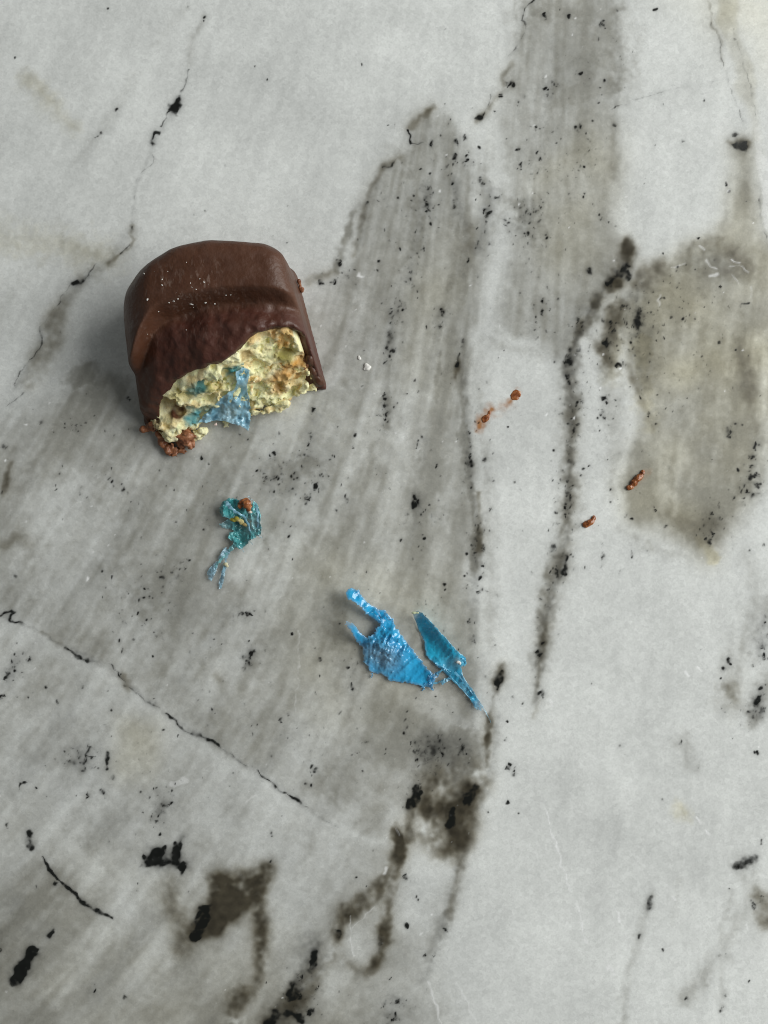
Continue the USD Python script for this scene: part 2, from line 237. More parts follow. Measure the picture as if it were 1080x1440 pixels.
for pts, w, v, s, w2 in (([(556, 1165), (564, 1195), (552, 1240), (543, 1300), (537, 1345), (522, 1366)], 8, .75, 5, 7), ([(560, 1200), (528, 1252), (498, 1280), (476, 1300)], 9, .6, 6, 8), ([(482, 1278), (476, 1312), (470, 1345)], 8, .85, 6, 7),
                         ([(448, 1352), (480, 1350), (500, 1362), (512, 1372)], 9, .45, 8, 5), ([(662, 1140), (650, 1205), (632, 1290)], 3, .4, 5, 3), ([(440, 1375), (405, 1420), (380, 1440)], 16, .5, 9, 16), ([(660, 1130), (668, 1100)], 7, .85, 4, 6), ([(575, 1180), (585, 1120)], 5, .5, 6, 5),
                         ([(690, 1010), (683, 1078)], 4.5, .75, 3, 5), ([(706, 938), (699, 972), (690, 1012)], 5, .6, 4, 3), ([(672, 690), (673, 770)], 3.5, .65, 3, 4), ([(645, 505), (638, 530)], 3.5, .7, 3, 3), ([(882, 342), (879, 370), (858, 402)], 8, .75, 5, 10), ([(858, 402), (838, 420)], 9, .6, 8, 6),
                         ([(866, 440), (858, 470), (850, 490)], 12, .62, 8, 10), ([(975, 350), (1010, 345), (1045, 380)], 10, .36, 14, 14), ([(905, 400), (940, 380)], 13, .35, 10, 12), ([(1015, 320), (1005, 350)], 8, .2, 10, 8),
                         ([(830, 450), (806, 480), (801, 540), (807, 620), (802, 700), (794, 760)], 5, .30, 9, 8), ([(794, 760), (776, 850), (763, 900)], 9, .36, 11, 5), ([(765, 890), (760, 940), (756, 985)], 3, .42, 5, 1), ([(763, 985), (750, 1010)], 1, .3, 5, 1),
                         ([(14, 652), (4, 694)], 4, .6, 4, 3), ([(610, 152), (592, 163), (577, 180)], 3.5, .5, 4, 3), ([(562, 220), (540, 236), (520, 272), (508, 315), (496, 358)], 2.5, .45, 4, 3), ([(660, 325), (655, 370)], 5, .45, 8, 7), ([(712, 118), (708, 105), (722, 88)], 3, .45, 3, 3), ([(720, 118), (700, 135), (684, 158), (672, 170)], 4, .5, 5, 3),
                         ([(180, 330), (188, 340), (180, 352), (165, 361), (150, 373)], 2.2, .65, 3, 1.5), ([(183, 318), (183, 328)], 3, .55, 3, 3), ([(172, 948), (177, 968)], 3.5, .45, 4, 4), ([(60, 890), (84, 902)], 3, .45, 4, 3), ([(1068, 1262), (1078, 1300)], 9, .55, 9, 9), ([(1030, 965), (1034, 985)], 6, .45, 7, 5), ([(303, 948), (307, 955)], 5, .3, 8, 5),
                         ([(0, 770), (30, 752), (42, 768)], 3, .3, 6, 4), ([(1042, 480), (1056, 560), (1058, 600)], 9, .26, 10, 8), ([(935, 725), (1005, 745)], 8, .2, 14, 20), ([(880, 500), (905, 575), (915, 600)], 4, .3, 6, 4), ([(430, 395), (470, 382)], 3, .35, 4, 3), ([(1022, 206), (1048, 206)], 5, .8, 3, 4), ([(863, 180), (860, 250)], 4, .15, 5, 4), ([(995, 0), (998, 30), (1012, 58), (1014, 92)], 1.5, .35, 2, 1)):
    stroke(B, pts, w, v, s, 'max', w2)
B = .45 * B + .40 * gaussian_filter(B, 3.2) + .35 * gaussian_filter(B, 8)
B = np.clip(B * (1 + .14 * rnd(1.6, 31) + .20 * rnd(4, 34) + .26 * rnd(10, 32)), 0, 1)

# ---- black veins
for pts, w, v, *r in (([(265, 100), (258, 128)], .5, .8), ([(246, 150), (252, 144)], 4.6, 1), ([(244, 152), (237, 158), (230, 166), (226, 180)], .5, .75), ([(223, 190), (216, 189), (210, 198), (214, 203)], 1.5, 1), ([(212, 217), (213, 228), (203, 238), (192, 243)], .3, .62), ([(192, 243), (188, 265), (185, 300), (181, 322)], .1, .5),
                      ([(181, 347), (168, 359)], 1.3, .9), ([(135, 374), (118, 396)], .8, .75), ([(115, 398), (102, 403)], 2, .95), ([(100, 404), (89, 415), (84, 428)], .4, .65), ([(86, 426), (70, 445), (55, 462), (57, 475), (60, 483), (45, 500), (25, 522), (18, 540), (22, 545)], .5, .75), ([(34, 551), (10, 572)], 1.0, .72),
                      ([(0, 866), (8, 862), (15, 859), (19, 863), (13, 871), (20, 877), (31, 877)], 1.6, 1), ([(31, 877), (60, 890), (82, 902)], .3, .5), ([(90, 910), (104, 921), (120, 928)], 1.5, 1), ([(120, 928), (136, 928), (150, 932)], .3, .5), ([(153, 934), (165, 945), (173, 960)], .9, .75), ([(172, 962), (195, 978), (222, 996)], .6, .7),
                      ([(234, 1005), (250, 1018), (270, 1033), (285, 1035), (300, 1043), (309, 1047)], 1.9, 1), ([(309, 1047), (330, 1062), (345, 1074), (362, 1080)], .4, .7), ([(362, 1082), (385, 1103), (405, 1115), (424, 1129)], 1.2, .95), ([(424, 1129), (445, 1145), (478, 1167)], .2, .6), ([(60, 1206), (75, 1228), (95, 1247), (115, 1270)], 1.2, .95, 2.2), ([(115, 1270), (135, 1282), (158, 1291)], 2.2, 1, 2.6),
                      ([(43, 1338), (38, 1350), (27, 1368)], 7, 1, 5), ([(27, 1368), (20, 1380)], 5, .6), ([(256, 1176), (250, 1195), (247, 1214)], 3.5, .9, 5.5), ([(254, 1224), (258, 1219)], 5.5, 1), ([(210, 1204), (218, 1198)], 7, 1), ([(228, 1212), (236, 1210)], 3, .7), ([(288, 1282), (281, 1300), (274, 1316)], 6, .95, 5), ([(43, 1172), (43, 1190)], 3.6, .9), ([(66, 1316), (72, 1310)], 2.8, .85),
                      ([(126, 1050), (122, 1068), (118, 1074)], 1.0, .85), ([(120, 1063), (135, 1066)], .8, .8), ([(151, 1060), (150, 1078)], 2, .85), ([(707, 942), (700, 968)], 2.6, .9), ([(440, 1342), (431, 1366)], 6, .95), ([(411, 1386), (406, 1408)], 7, .95), ([(388, 1422), (380, 1440)], 7, .8), ([(400, 1426), (420, 1430)], 5, .75), ([(633, 1142), (631, 1160)], 3.5, 1), ([(667, 1102), (656, 1126)], 4, .8), ([(585, 1106), (581, 1132)], 4.4, .85),
                      ([(900, 412), (897, 436), (900, 462)], 4, .62, 6), ([(882, 372), (856, 396)], 4, .85), ([(885, 376), (886, 388)], 3.5, .85), ([(1028, 207), (1044, 208)], 3.6, .95), ([(750, 0), (737, 12), (733, 28), (741, 33)], .7, .85), ([(742, 33), (737, 50), (728, 68), (714, 80)], .4, .65), ([(714, 118), (708, 108), (720, 92)], .3, .55), ([(573, 183), (576, 203)], 1.3, .9), ([(576, 203), (592, 200)], .5, .7), ([(541, 235), (551, 233), (560, 222)], .8, .8),
                      ([(693, 133), (684, 154), (680, 163)], 1, .8), ([(668, 168), (680, 165)], 3, .8), ([(860, 155), (900, 143), (942, 130)], .3, .55), ([(996, 0), (998, 30), (1010, 55), (1014, 92), (1022, 116)], .3, .58), ([(1022, 116), (1035, 150), (1042, 175)], .5, .62), ([(1030, 40), (1034, 62), (1042, 90), (1052, 120), (1062, 170)], .4, .55), ([(1066, 280), (1074, 320), (1082, 360)], .6, .6), ([(584, 512), (620, 492), (648, 477)], .1, .45), ([(645, 498), (642, 512)], 1.8, .85), ([(942, 130), (990, 120), (1020, 115)], .05, .42),
                      ([(477, 1310), (474, 1326)], 4, .7), ([(535, 1320), (532, 1345)], 4, .45), ([(795, 784), (793, 806)], 2.6, .95), ([(1042, 426), (1052, 425)], 2, .75), ([(912, 1262), (910, 1282)], 2.4, .55), ([(1040, 1216), (1062, 1205)], 4, .55), ([(648, 500), (650, 600), (662, 690)], .2, .42), ([(478, 1000), (690, 1005)], .0, .0)):
    stroke(K, pts, w * .92, min(v * 1.18, 1.1), 1.6 if w < 1.5 else (2.4 if w < 3 else 3.8), 'max', r[0] * .92 if r else None, rough=2.3 if w > 2 else 1.0)

specks = """153 13 1.4,23 80 2,262 8 2.4,288 25 1.8,288 30 1.5,181 130 1.6,164 153 2,137 188 2.2,133 193 1.8,130 196 1.2,338 65 1.6,358 91 1.4,318 235 1.4,288 295 1,258 128 1.8,183 324 2.8
627 42 1.8,649 50 1.4,507 89 1.2,377 112 1.2,545 172 1.2,548 178 1.3,403 287 1.1,385 331 1,625 148 1.9,633 173 3,652 193 4,641 203 4.2,605 205 3,607 200 2.4,617 192 1.6,638 222 3.2,641 221 2.8,630 234 2.4,637 232 1.8,655 220 2,657 226 2.4,667 229 1.9,674 206 1.8,592 236 1.8,605 243 2.2,602 265 2.4,583 270 1.3,580 283 1.6,598 285 3,600 292 3.4,598 298 2,603 315 1.8,638 257 1.6,640 267 1.4,639 284 2.4,640 293 2.6,677 254 3.4,680 261 3.2,700 278 3.6,681 297 3.4,686 303 4,684 313 2.4,683 326 2.6,671 341 3,669 322 1.6,538 325 1.6,518 285 1.6,502 339 1.8,558 352 1.7,591 351 2.4,545 338 1.2,552 342 1.2,706 133 3.2,717 118 2.6,690 278 2
870 16 3,848 33 3.4,843 35 2.2,800 25 2.4,765 23 3,842 57 1.4,864 62 1.4,775 69 1.4,766 126 3.4,770 130 2.6,736 134 2.8,731 141 2,728 147 1.4,848 117 1.7,845 137 1.2,722 120 3,816 105 2,755 179 2.4,760 182 1.4,817 179 2.6,810 182 1.4,863 178 2.2,775 187 2,732 229 2.8,728 207 2.4,756 240 1.5,813 243 1.4,780 200 1,990 146 1.3,960 200 1.4,832 291 1.7,845 310 3.2,761 292 2.8,733 293 2.4,746 315 2.3,745 329 2.4,739 329 1.6,770 335 2.6,724 334 1.8,923 13 2,1032 193 3.4,1031 55 2.4,1020 262 3,1022 270 2
118 555 2,44 575 1.5,58 592 2.6,74 607 1.4,178 604 2,172 606 1.5,158 614 1.8,138 609 1.4,180 563 3,171 536 1.2,86 655 1.7,83 667 2.3,76 683 1.3,77 688 1.3,115 686 1.3,114 693 1.5,153 662 2,152 675 1.6,173 688 2.3,172 681 1.4,157 679 1.4,292 650 2.6,291 677 1.4,284 642 1.8,348 618 1.8,336 612 1.4,4 626 4,8 628 3,3 692 2.4,38 590 1.2,101 598 1.4,107 600 1.5
476 372 3.2,485 390 2.4,466 394 2.6,448 397 2.6,478 384 1.8,530 370 2,527 382 2,657 363 2.6,570 377 3,575 383 2.6,566 399 1.6,573 393 1.8,547 404 1.5,557 432 2.6,561 438 2.2,618 438 2.8,622 442 1.6,548 457 2.4,547 466 3,548 475 2.6,549 494 3.2,546 502 2.2,548 508 1.8,615 463 2.4,493 468 1.3,597 464 1.3,650 480 4,648 487 2.2,584 534 2.2,588 550 1.3,542 558 3.2,541 571 2.6,543 585 2.4,540 592 2,545 595 1.6,500 611 2,497 629 1.5,445 578 3.2,443 592 1.8,441 615 2.6,438 624 2.4,435 632 2,431 640 2.6,437 640 1.8,426 655 1.8,593 616 1.8,588 624 2.4,585 632 1.6,592 605 1.3,661 606 3,660 620 1.8,660 628 3.6,659 637 4,661 645 3,662 652 2.4,680 644 2.8,682 654 1.7,694 673 2.2,661 667 1.7,662 683 2,388 636 2.4,414 634 1.6,411 645 1.8,401 650 1.4,374 672 3.4,392 672 2.2,396 667 1.8,393 681 2.4,388 688 1.5,413 685 2.4,434 701 4,437 699 3.2,447 681 2.6,450 668 2.2,455 668 1.7,464 645 2,467 638 1.3,529 655 1.8,543 663 1.2,489 671 1.8,487 700 3,407 716 3,475 714 2.6,585 695 3.6,581 706 4.4,588 700 3,614 655 2.4,620 668 1.6,616 684 1.8,619 700 1.6,648 707 1.7,673 388 1.8,740 371 1.4
828 379 4.2,820 455 4.6,815 452 3,865 466 5.4,852 480 6,858 456 3.6,848 450 3,878 430 3.6,874 433 2.8,817 493 4.4,802 500 3,801 509 2.6,799 532 4.2,802 540 2.6,805 515 2.4,868 511 4.6,877 509 2.6,893 498 2.2,850 560 2.8,853 566 2,848 587 2.4,860 588 1.8,916 509 1.7,914 529 1.7,898 556 1.8,911 580 4,936 420 2,946 447 2.1,961 450 1.8,960 460 1.3,953 405 1.5,971 403 2,980 405 1.8,977 450 1.8,990 433 2,1013 480 1.8,1036 489 2,1034 477 1.4,1042 426 3,1011 404 2.4,1023 531 1.7,925 482 2.6,935 479 1.7,936 505 1.2,937 572 1.3,1070 557 2,1033 595 2.6,1022 606 5,1024 611 4,1040 597 1.7,1058 627 4,1055 642 4.2,1050 641 2.6,1054 655 2.8,1052 673 4,1061 668 4.6,1063 684 4,1050 694 5,1060 698 4.4,1040 692 3,1035 660 2.2,1030 700 2.4,810 572 2.4,808 607 3,803 626 2.6,812 622 3,805 630 2,802 648 3,801 675 2.2,796 682 2.4,799 692 3,802 699 3.4,793 712 2.6,821 658 1.8,855 642 1,733 412 1.8,764 425 3,764 440 2.4,735 471 2.4,755 466 1.7,770 404 1.6,750 383 1.3,918 716 2.6,858 690 1.8,858 706 1.4
89 730 1.5,247 731 1.7,286 744 1.7,267 786 2.2,262 799 1.5,256 790 1.3,244 805 1.6,251 811 1.6,230 814 1.9,229 805 1.4,144 803 1.3,159 812 1.5,151 826 1.3,166 863 1.8,196 846 2.2,194 864 1.8,210 840 1.3,205 829 1.3,182 835 1.3,238 850 1.7,206 874 1.7,197 881 1.3,220 897 2.6,217 891 1.6,167 901 1.8,171 914 2,186 900 2,275 847 1.3,271 889 1.3,350 864 3.2,346 866 1.8,352 922 3.2,350 931 4,356 916 2.4,346 929 2,308 905 1.5,297 996 2,292 1019 1.8,38 926 3.4,10 950 4.4,8 957 3.4,22 943 2.2,20 920 2.2,3 980 5.4,65 967 1.8,80 985 2.4,150 970 1.4,154 1000 1.8,232 1028 1.8,253 1035 2,195 1047 1.3,21 810 1.7,22 904 1.2,14 930 3,18 937 2
414 738 2,410 754 1.6,402 732 1.4,569 732 2.6,588 731 1.4,571 718 3,579 752 1.4,597 754 1.8,562 760 2.4,625 822 2.2,627 829 1.8,620 838 1.2,678 766 3.6,680 771 2.6,672 741 3.4,666 737 2,662 764 2.4,668 774 2,656 778 2.2,679 793 2.4,678 811 2.4,681 830 2.4,675 832 2.8,686 832 1.4,660 874 3.4,666 896 3.6,667 903 3.2,448 930 2.4,500 936 2.6,498 942 1.8,488 941 2,494 963 2.4,495 968 1.8,407 893 1.5,438 892 1.3,405 1004 2.4,395 1010 2.4,479 1002 1.8,570 997 1.8,565 1014 2.4,568 1022 2.4,563 1030 2,576 1016 1.6,515 1044 2.4,510 1046 1.7,540 1051 1.4,407 1038 1,385 1065 1.4,455 1062 1.2,440 1078 1.8,714 1016 2.2,710 1040 2.4,713 1078 4,650 1052 3.4,645 1058 2.6
803 750 3.6,801 758 2.6,777 768 3.4,774 773 2.4,771 829 2.4,785 831 1.6,783 808 2.4,888 779 2.6,889 782 2.2,847 783 2.8,847 765 1.3,846 796 2,881 724 3,887 730 2,1001 722 4,1004 750 3.2,998 761 4,1013 728 2,1074 764 2.5,1054 772 2,1058 734 1.1,934 738 3,785 892 1.5,989 913 1.2,833 959 1.7,757 914 3,761 917 2,764 971 4.2,766 975 3.6,1026 929 4.4,1019 939 2.6,1015 952 2,1072 909 4,1073 922 4.4,1057 894 2,1067 983 5,1072 999 4,1071 967 2.2,872 1050 2,957 1043 2.6,1070 1061 2.2,880 1063 1.2,724 980 3.4,722 1085 5,793 818 1.2
34 1102 3.6,31 1104 2.6,51 1108 2,116 1084 2.2,149 1082 2.4,159 1097 2.6,145 1118 3.2,65 1122 1.3,107 1122 1.7,123 1121 3,199 1116 1.7,240 1130 1.7,230 1133 2,11 1161 2.4,59 1186 2,80 1244 4,223 1170 2,194 1251 1.7,196 1241 1.2,266 1256 1.7,178 1402 3,133 1393 1.2,132 1385 1.2,0 1333 2.4,100 1070 2.8,104 1073 2,164 1075 1.8,330 1087 1.7,338 1085 1.6,51 1245 1.4
568 1228 3.6,571 1231 2.4,578 1234 1.2,570 1301 2.8,586 1260 2.2,588 1265 1.2,595 1345 3,610 1348 3,628 1310 3,524 1195 1.6,497 1232 1.6,514 1243 1.5,381 1210 2.2,382 1170 2,383 1175 1.4,445 1083 2.2,432 1101 2.5,439 1106 1.7,422 1375 5.4,418 1372 3.6,420 1405 3.6,444 1392 4,437 1422 5,430 1424 3,540 1415 4.6,558 1412 4,554 1433 4.4,545 1378 3,685 1142 1.5,713 1130 2.2,452 1428 1.3,446 1413 1.2,508 1084 1.2,489 1400 1.2
935 1128 1.7,910 1279 2.4,900 1315 2,1040 1216 3,1028 1248 2.2,1055 1272 4,1058 1276 3,1070 1262 4,1012 1421 4,1018 1400 2.6,963 1405 3,1010 1345 3,1018 1345 2,1071 1181 1.6,728 1144 1.2,933 1335 1.4,1053 1382 1.2"""
for line in specks.split('\n'):
    for s_ in line.split(','):
        x, y, r = map(float, s_.split())
        a = R.normal(0, .35) + 1.25
        if r > 2.3:                                       # a clump of grains with a smoky rim
            stroke(D, [(x, y)], r * .5, R.uniform(.25, .5), r * 1.25)
            for _ in range(int(3 + r * 1.5)):
                e, t_ = r * .62 * R.normal(), r * .30 * R.normal()
                qx, qy = x + e * math.cos(a) * .8 + t_ * math.sin(a), y - e * math.sin(a) + t_ * math.cos(a)
                stroke(K, [(qx, qy), (qx + R.normal(0, .6), qy + R.normal(0, .8))], R.uniform(.4, .36 * r), R.uniform(.9, 1.25), 1.6)
        else:
            e = r * R.uniform(.1, .5)
            stroke(K, [(x + e * math.cos(a), y - e * math.sin(a)), (x - e * math.cos(a), y + e * math.sin(a))], max(r * .8 - .25, .4), R.uniform(.9, 1.25), 1.7)
# scattered small specks in loose clusters, drawn out along the bedding
for x, y, sx, sy, n in ((740, 290, 18, 14, 20), (815, 232, 12, 28, 18), (755, 232, 22, 22, 16), (750, 322, 28, 20, 22), (102, 600, 10, 5, 10), (165, 668, 26, 18, 12), (385, 668, 20, 14, 26), (448, 676, 9, 16, 16), (436, 636, 8, 14, 12), (205, 850, 30, 28, 26), (242, 798, 16, 14, 12), (600, 285, 12, 25, 22), (570, 275, 26, 22, 14), (573, 385, 9, 14, 16), (558, 436, 10, 12, 12),
                        (618, 445, 10, 16, 10), (548, 480, 3, 30, 12), (543, 580, 5, 20, 12), (803, 500, 7, 40, 26), (805, 620, 7, 60, 46), (798, 710, 9, 30, 26), (785, 780, 12, 30, 22), (770, 870, 8, 40, 12), (600, 1058, 16, 12, 70), (585, 1110, 8, 12, 18), (650, 1058, 8, 8, 14), (898, 440, 9, 24, 60), (865, 470, 16, 24, 24), (940, 440, 34, 30, 26), (980, 470, 40, 40, 22), (1050, 670, 10, 26, 30), (1000, 735, 18, 16, 20),
                        (1062, 690, 10, 10, 20), (672, 760, 7, 30, 22), (660, 640, 4, 40, 16), (590, 740, 20, 20, 12), (495, 945, 12, 16, 8), (225, 1130, 10, 16, 26), (110, 1062, 20, 12, 22), (20, 940, 14, 20, 14), (1072, 900, 9, 22, 26), (1068, 990, 8, 20, 26), (420, 1400, 20, 24, 30), (552, 1420, 14, 14, 14), (350, 925, 6, 10, 12), (345, 866, 10, 6, 10), (850, 580, 12, 20, 14), (770, 130, 10, 10, 10), (770, 430, 18, 22, 16), (640, 240, 18, 18, 12),
                        (475, 385, 20, 10, 8), (540, 560, 200, 220, 130), (800, 150, 50, 120, 40), (260, 680, 160, 60, 40), (950, 560, 60, 110, 50), (620, 880, 60, 90, 30), (470, 1050, 70, 50, 24), (300, 960, 120, 70, 20), (150, 1120, 120, 60, 16), (1020, 1010, 40, 40, 8)):
    for _ in range(int(n * 2.3)):
        u, v = R.normal(), R.normal()
        cx, cy = x + sx * u + .22 * sy * v * -1, y + sy * v
        stroke(K, [(cx, cy), (cx + R.normal(0, .5), cy - abs(R.normal(0, 1.2)))], R.uniform(.1, .8), R.uniform(.5, 1.2), 1.6)
for x, y, sx, sy in ((600, 1058, 22, 16), (898, 440, 11, 32), (862, 470, 14, 22), (585, 700, 9, 20), (740, 300, 22, 24), (598, 288, 12, 22), (382, 668, 24, 18), (570, 385, 10, 18), (1055, 670, 14, 26), (1003, 735, 20, 20), (1070, 900, 14, 26), (1068, 990, 12, 26), (225, 1130, 14, 22), (15, 945, 14, 24), (350, 925, 8, 14), (110, 1060, 22, 14), (420, 1395, 26, 30), (640, 1060, 24, 12), (668, 755, 12, 24), (548, 470, 6, 30), (618, 442, 12, 18), (768, 128, 14, 12), (803, 510, 9, 30), (860, 395, 20, 14), (550, 1420, 18, 16)):
    stroke(D, [(x + .1 * sy, y - sy * .6), (x - .1 * sy, y + sy * .6)], sx * .25, .34, sx * 1.1)

# ---- white: healed cracks and crystal glints painted into the colour
for pts, w, v in (([(768, 1140), (776, 1172), (784, 1200), (790, 1215)], .9, .9), ([(790, 1215), (799, 1240), (805, 1255)], .6, .8), ([(811, 1272), (818, 1295), (826, 1325)], .8, .9), ([(752, 1196), (762, 1222), (772, 1240)], .5, .45), ([(862, 1235), (865, 1252)], .4, .5), ([(869, 1284), (872, 1294)], 1.2, .9), ([(838, 1308), (842, 1320)], .3, .4),
                  ([(886, 1200), (900, 1212), (912, 1232)], .3, .4), ([(600, 1382), (610, 1405), (620, 1440)], .9, .7), ([(640, 1382), (655, 1410), (672, 1445)], .9, .6), ([(983, 1150), (988, 1156)], 1.2, 1), ([(995, 1168), (999, 1173)], 1.2, 1), ([(860, 1360), (864, 1370)], 2.5, .7), ([(966, 946), (973, 950)], 1.0, 1), ([(984, 938), (989, 943)], .9, .9), ([(560, 1164), (561, 1174)], .4, .35), ([(490, 1290), (493, 1330), (498, 1345)], .7, .6),
                  ([(490, 1310), (505, 1295), (525, 1275)], .3, .45), ([(419, 888), (416, 950), (412, 1000)], .4, .38), ([(945, 376), (962, 371)], .5, .4), ([(985, 345), (992, 352)], .9, .5), ([(998, 390), (1008, 388)], 1.4, .5), ([(1028, 368), (1040, 372)], 1, .8), ([(992, 368), (1006, 380)], .6, .5), ([(1025, 378), (1040, 376), (1052, 385)], .7, .5), ([(1055, 405), (1056, 416)], 1.2, .35), ([(930, 416), (928, 430)], .9, .35), ([(1028, 388), (1040, 402)], .8, .6),
                  ([(1072, 225), (1080, 290), (1096, 370)], 7, .28), ([(1064, 185), (1070, 225)], 3, .2), ([(500, 385), (506, 388)], 1.6, .8), ([(1050, 1305), (1052, 1311)], 1.4, .9), ([(946, 1264), (948, 1268)], 1.4, .8), ([(855, 1245), (900, 1330)], .1, .2), ([(245, 1105), (262, 1098)], 4, .35), ([(775, 985), (780, 992)], 2, .5), ([(933, 960), (920, 900)], .2, .2), ([(346, 1130), (360, 1118)], 1, .4), ([(540, 1218), (538, 1225)], 2.2, .6)):
    stroke(L, pts, w, v, 1.4)
for x, y, r, v in ((615, 164, 1.8, .9), (625, 219, 1.8, 1), (620, 270, 1.6, 1), (768, 109, 1.6, 1), (810, 28, 1.6, .9), (804, 49, 1.4, .9), (752, 176, 2.2, .9), (748, 272, 1.8, .9), (730, 287, 1.8, 1), (800, 323, 1.6, 1), (1021, 270, 2, 1), (882, 280, 1.4, 1), (1060, 315, 1.4, .9), (502, 35, 0, 0), (596, 23, 1.4, .7), (500, 0, 1.4, .9), (252, 42, 2, .8), (268, 60, 1.3, .8), (872, 515, 3.4, 1), (846, 546, 2.2, 1), (846, 496, 1.8, 1), (768, 585, 1.8, 1), (808, 590, 1.8, 1), (1017, 547, 1.4, .9), (1046, 491, 1.4, 1), (1015, 411, 1.6, .9), (863, 364, 1.6, .9),
                   (704, 500, 1.4, .7), (705, 460, 1.6, .8), (661, 402, 1.6, .8), (495, 436, 2, .9), (472, 443, 1.4, .9), (447, 459, 1.4, .9), (486, 490, 1.6, .8), (527, 559, 1.5, .8), (537, 560, 1.6, .9), (69, 568, 1.8, 1), (36, 598, 1.8, .9), (5, 647, 2.6, 1), (128, 712, 1.6, .9), (153, 767, 1.4, 1), (122, 817, 2.8, .8), (48, 940, 1.5, 1), (162, 750, 1.2, .7), (232, 965, 1.4, .7), (36, 732, 3.5, .5), (131, 777, 2.4, .5), (512, 762, 1.8, .9), (466, 816, 1.4, .7), (622, 622, 1.4, .9), (642, 622, 1.6, .8), (829, 1146, 2, .7), (923, 1168, 1.6, .7), (606, 1288, 2, .8), (592, 1315, 2, .6), (728, 1218, 1.4, .7),
                   (1050, 1310, 1.5, .9), (1012, 966, 1.5, .4), (337, 1310, 1.6, .6), (340, 1135, 1, .3), (3, 1120, 1.4, .8), (545, 1180, 1.6, .8), (542, 1112, 1.6, .7), (395, 1404, 2, .8), (632, 1146, 1.6, 1), (932, 1015, 1.6, .8), (1072, 1052, 1.8, .8), (860, 1180, 1.2, .5), (848, 1088, 0, 0)):
    if v: stroke(L, [(x, y), (x + .3 * r, y - .4 * r)], r * .45, v, 1.2)
for _ in range(900):  # scattered sparkle points, painted white
    x, y = R.uniform(0, 1080), R.uniform(0, 1440)
    stroke(L, [(x, y)], .1, R.uniform(.15, .6) * (1 if R.random() < .8 else 1.5), 1.2)

# ---- colour of the stone, with the painted lower-left shade
streak = lean(rnd(0, 21, (26, 2.6))) * .55 + lean(rnd(0, 22, (60, 6))) * .6 + lean(rnd(0, 70, (9, 1.6))) * .4
G = np.clip(G, 0, 1.2)
eg = np.clip(G * (1.15 - G) * 3, 0, 1)
Gn = G + eg * (.035 * rnd(5, 65) + .05 * rnd(2, 66) + .07 * streak) + sstep(.15, .6, G) * (.062 * streak + .05 * lean(rnd(0, 23, (40, 14))) + .015 * rnd(5, 68) + .03 * lean(rnd(0, 24, (5, 1.3))))
Gn = np.clip(Gn + np.clip(W, 0, .6) * (.06 * rnd(1.4, 74) + .08 * rnd(3, 75) + .16 * rnd(14, 76)), 0, 1.5)
base_w = np.array([.770, .782, .764]); base_g = np.array([.352, .346, .312]); warm = np.array([1.06, 1.0, .82])
cloud = .042 * rnd(34, 25) + .030 * rnd(11, 26) + .012 * rnd(3.2, 27) + .012 * rnd(1.3, 28) + .018 * lean(rnd(0, 29, (16, 3)))
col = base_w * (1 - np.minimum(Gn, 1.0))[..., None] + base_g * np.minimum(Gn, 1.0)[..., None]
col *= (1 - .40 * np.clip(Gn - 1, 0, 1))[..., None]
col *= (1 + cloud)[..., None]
wz = np.clip(W * (1 + .25 * rnd(12, 30)), 0, 1)[..., None]
col *= 1 + (warm - 1) * wz
Kc = np.clip(K, 0, 1)
halo = .62 * gaussian_filter(Kc, .9) + .75 * gaussian_filter(Kc, 2.6) + .75 * gaussian_filter(Kc, 6.5)
D = np.clip(np.maximum(D, 0) + .62 * halo, 0, .95)
col *= (1 - .92 * np.clip(D, 0, .9) * (1 + .15 * rnd(1.3, 36)))[..., None]
brown = np.array([.062, .053, .036]) * (1 + .16 * rnd(2.0, 33))[..., None]
Bb = np.clip(B, 0, 1)[..., None] ** 1.12
col = np.exp(np.log(np.clip(col, .01, 1)) * (1 - Bb) + np.log(np.clip(brown, .01, 1)) * Bb)
lw = np.clip(L, 0, 1)[..., None]
col = col * (1 - lw) + np.array([1.0, 1.0, 1.0]) * lw
# rusty stain of the crumb smeared into the polish
def smear(pts, w, v, soft):
    global col
    f = np.zeros((NY, NX)); stroke(f, pts, w, v, soft)
    f = np.clip(f * (1 + .3 * rnd(1.2, 40)), 0, 1)[..., None]
    col = col * (1 - f) + np.array([.42, .20, .085]) * f
smear([(675, 600), (682, 584), (692, 572)], 4.5, .9, 6); smear([(690, 580), (705, 575), (718, 566)], 6, .36, 8); smear([(718, 566), (731, 549)], 3.4, .85, 4); smear([(893, 680), (908, 664)], 3, .35, 6)
K = np.clip(K * (1 + .17 * rnd(1.0, 72) + .14 * rnd(2.4, 73)), 0, 1.1)

# ---- the sheet: the fine grid in the middle, coarser lines out to the slab's edges
st = Q * S * 1.24 ** np.arange(1, 27); cum = np.cumsum(st)
cum *= 190 / cum[-1]; cum = np.maximum.accumulate(np.maximum(cum, Q * S * np.arange(1, 27)))
xm = (gx - 540) * S; ym = (720 - gy) * S
xs = np.concatenate([(xm[0] - cum)[::-1], xm, xm[-1] + cum]); ys = np.concatenate([(ym[0] + cum)[::-1], ym, ym[-1] - cum])
NO = len(cum)
XX, YY = np.meshgrid(xs, ys)
out_n = meshkit.fbm(np.stack([XX / 38 + YY / 160, YY / 70, XX * 0], -1), 4, 3)
og = sstep(.42, .62, out_n)[..., None]
full = (base_w * (1 - og) + base_g * og) * (1 + .12 * (meshkit.fbm(np.stack([XX / 6, YY / 6, XX * 0], -1), 2, 8) - .5))[..., None]
bx = np.minimum(gx + 80, 1160 - gx)[None, :]; by = np.minimum(gy + 80, 1520 - gy)[:, None]
bl = sstep(0, 66, np.minimum(bx, by))[..., None]
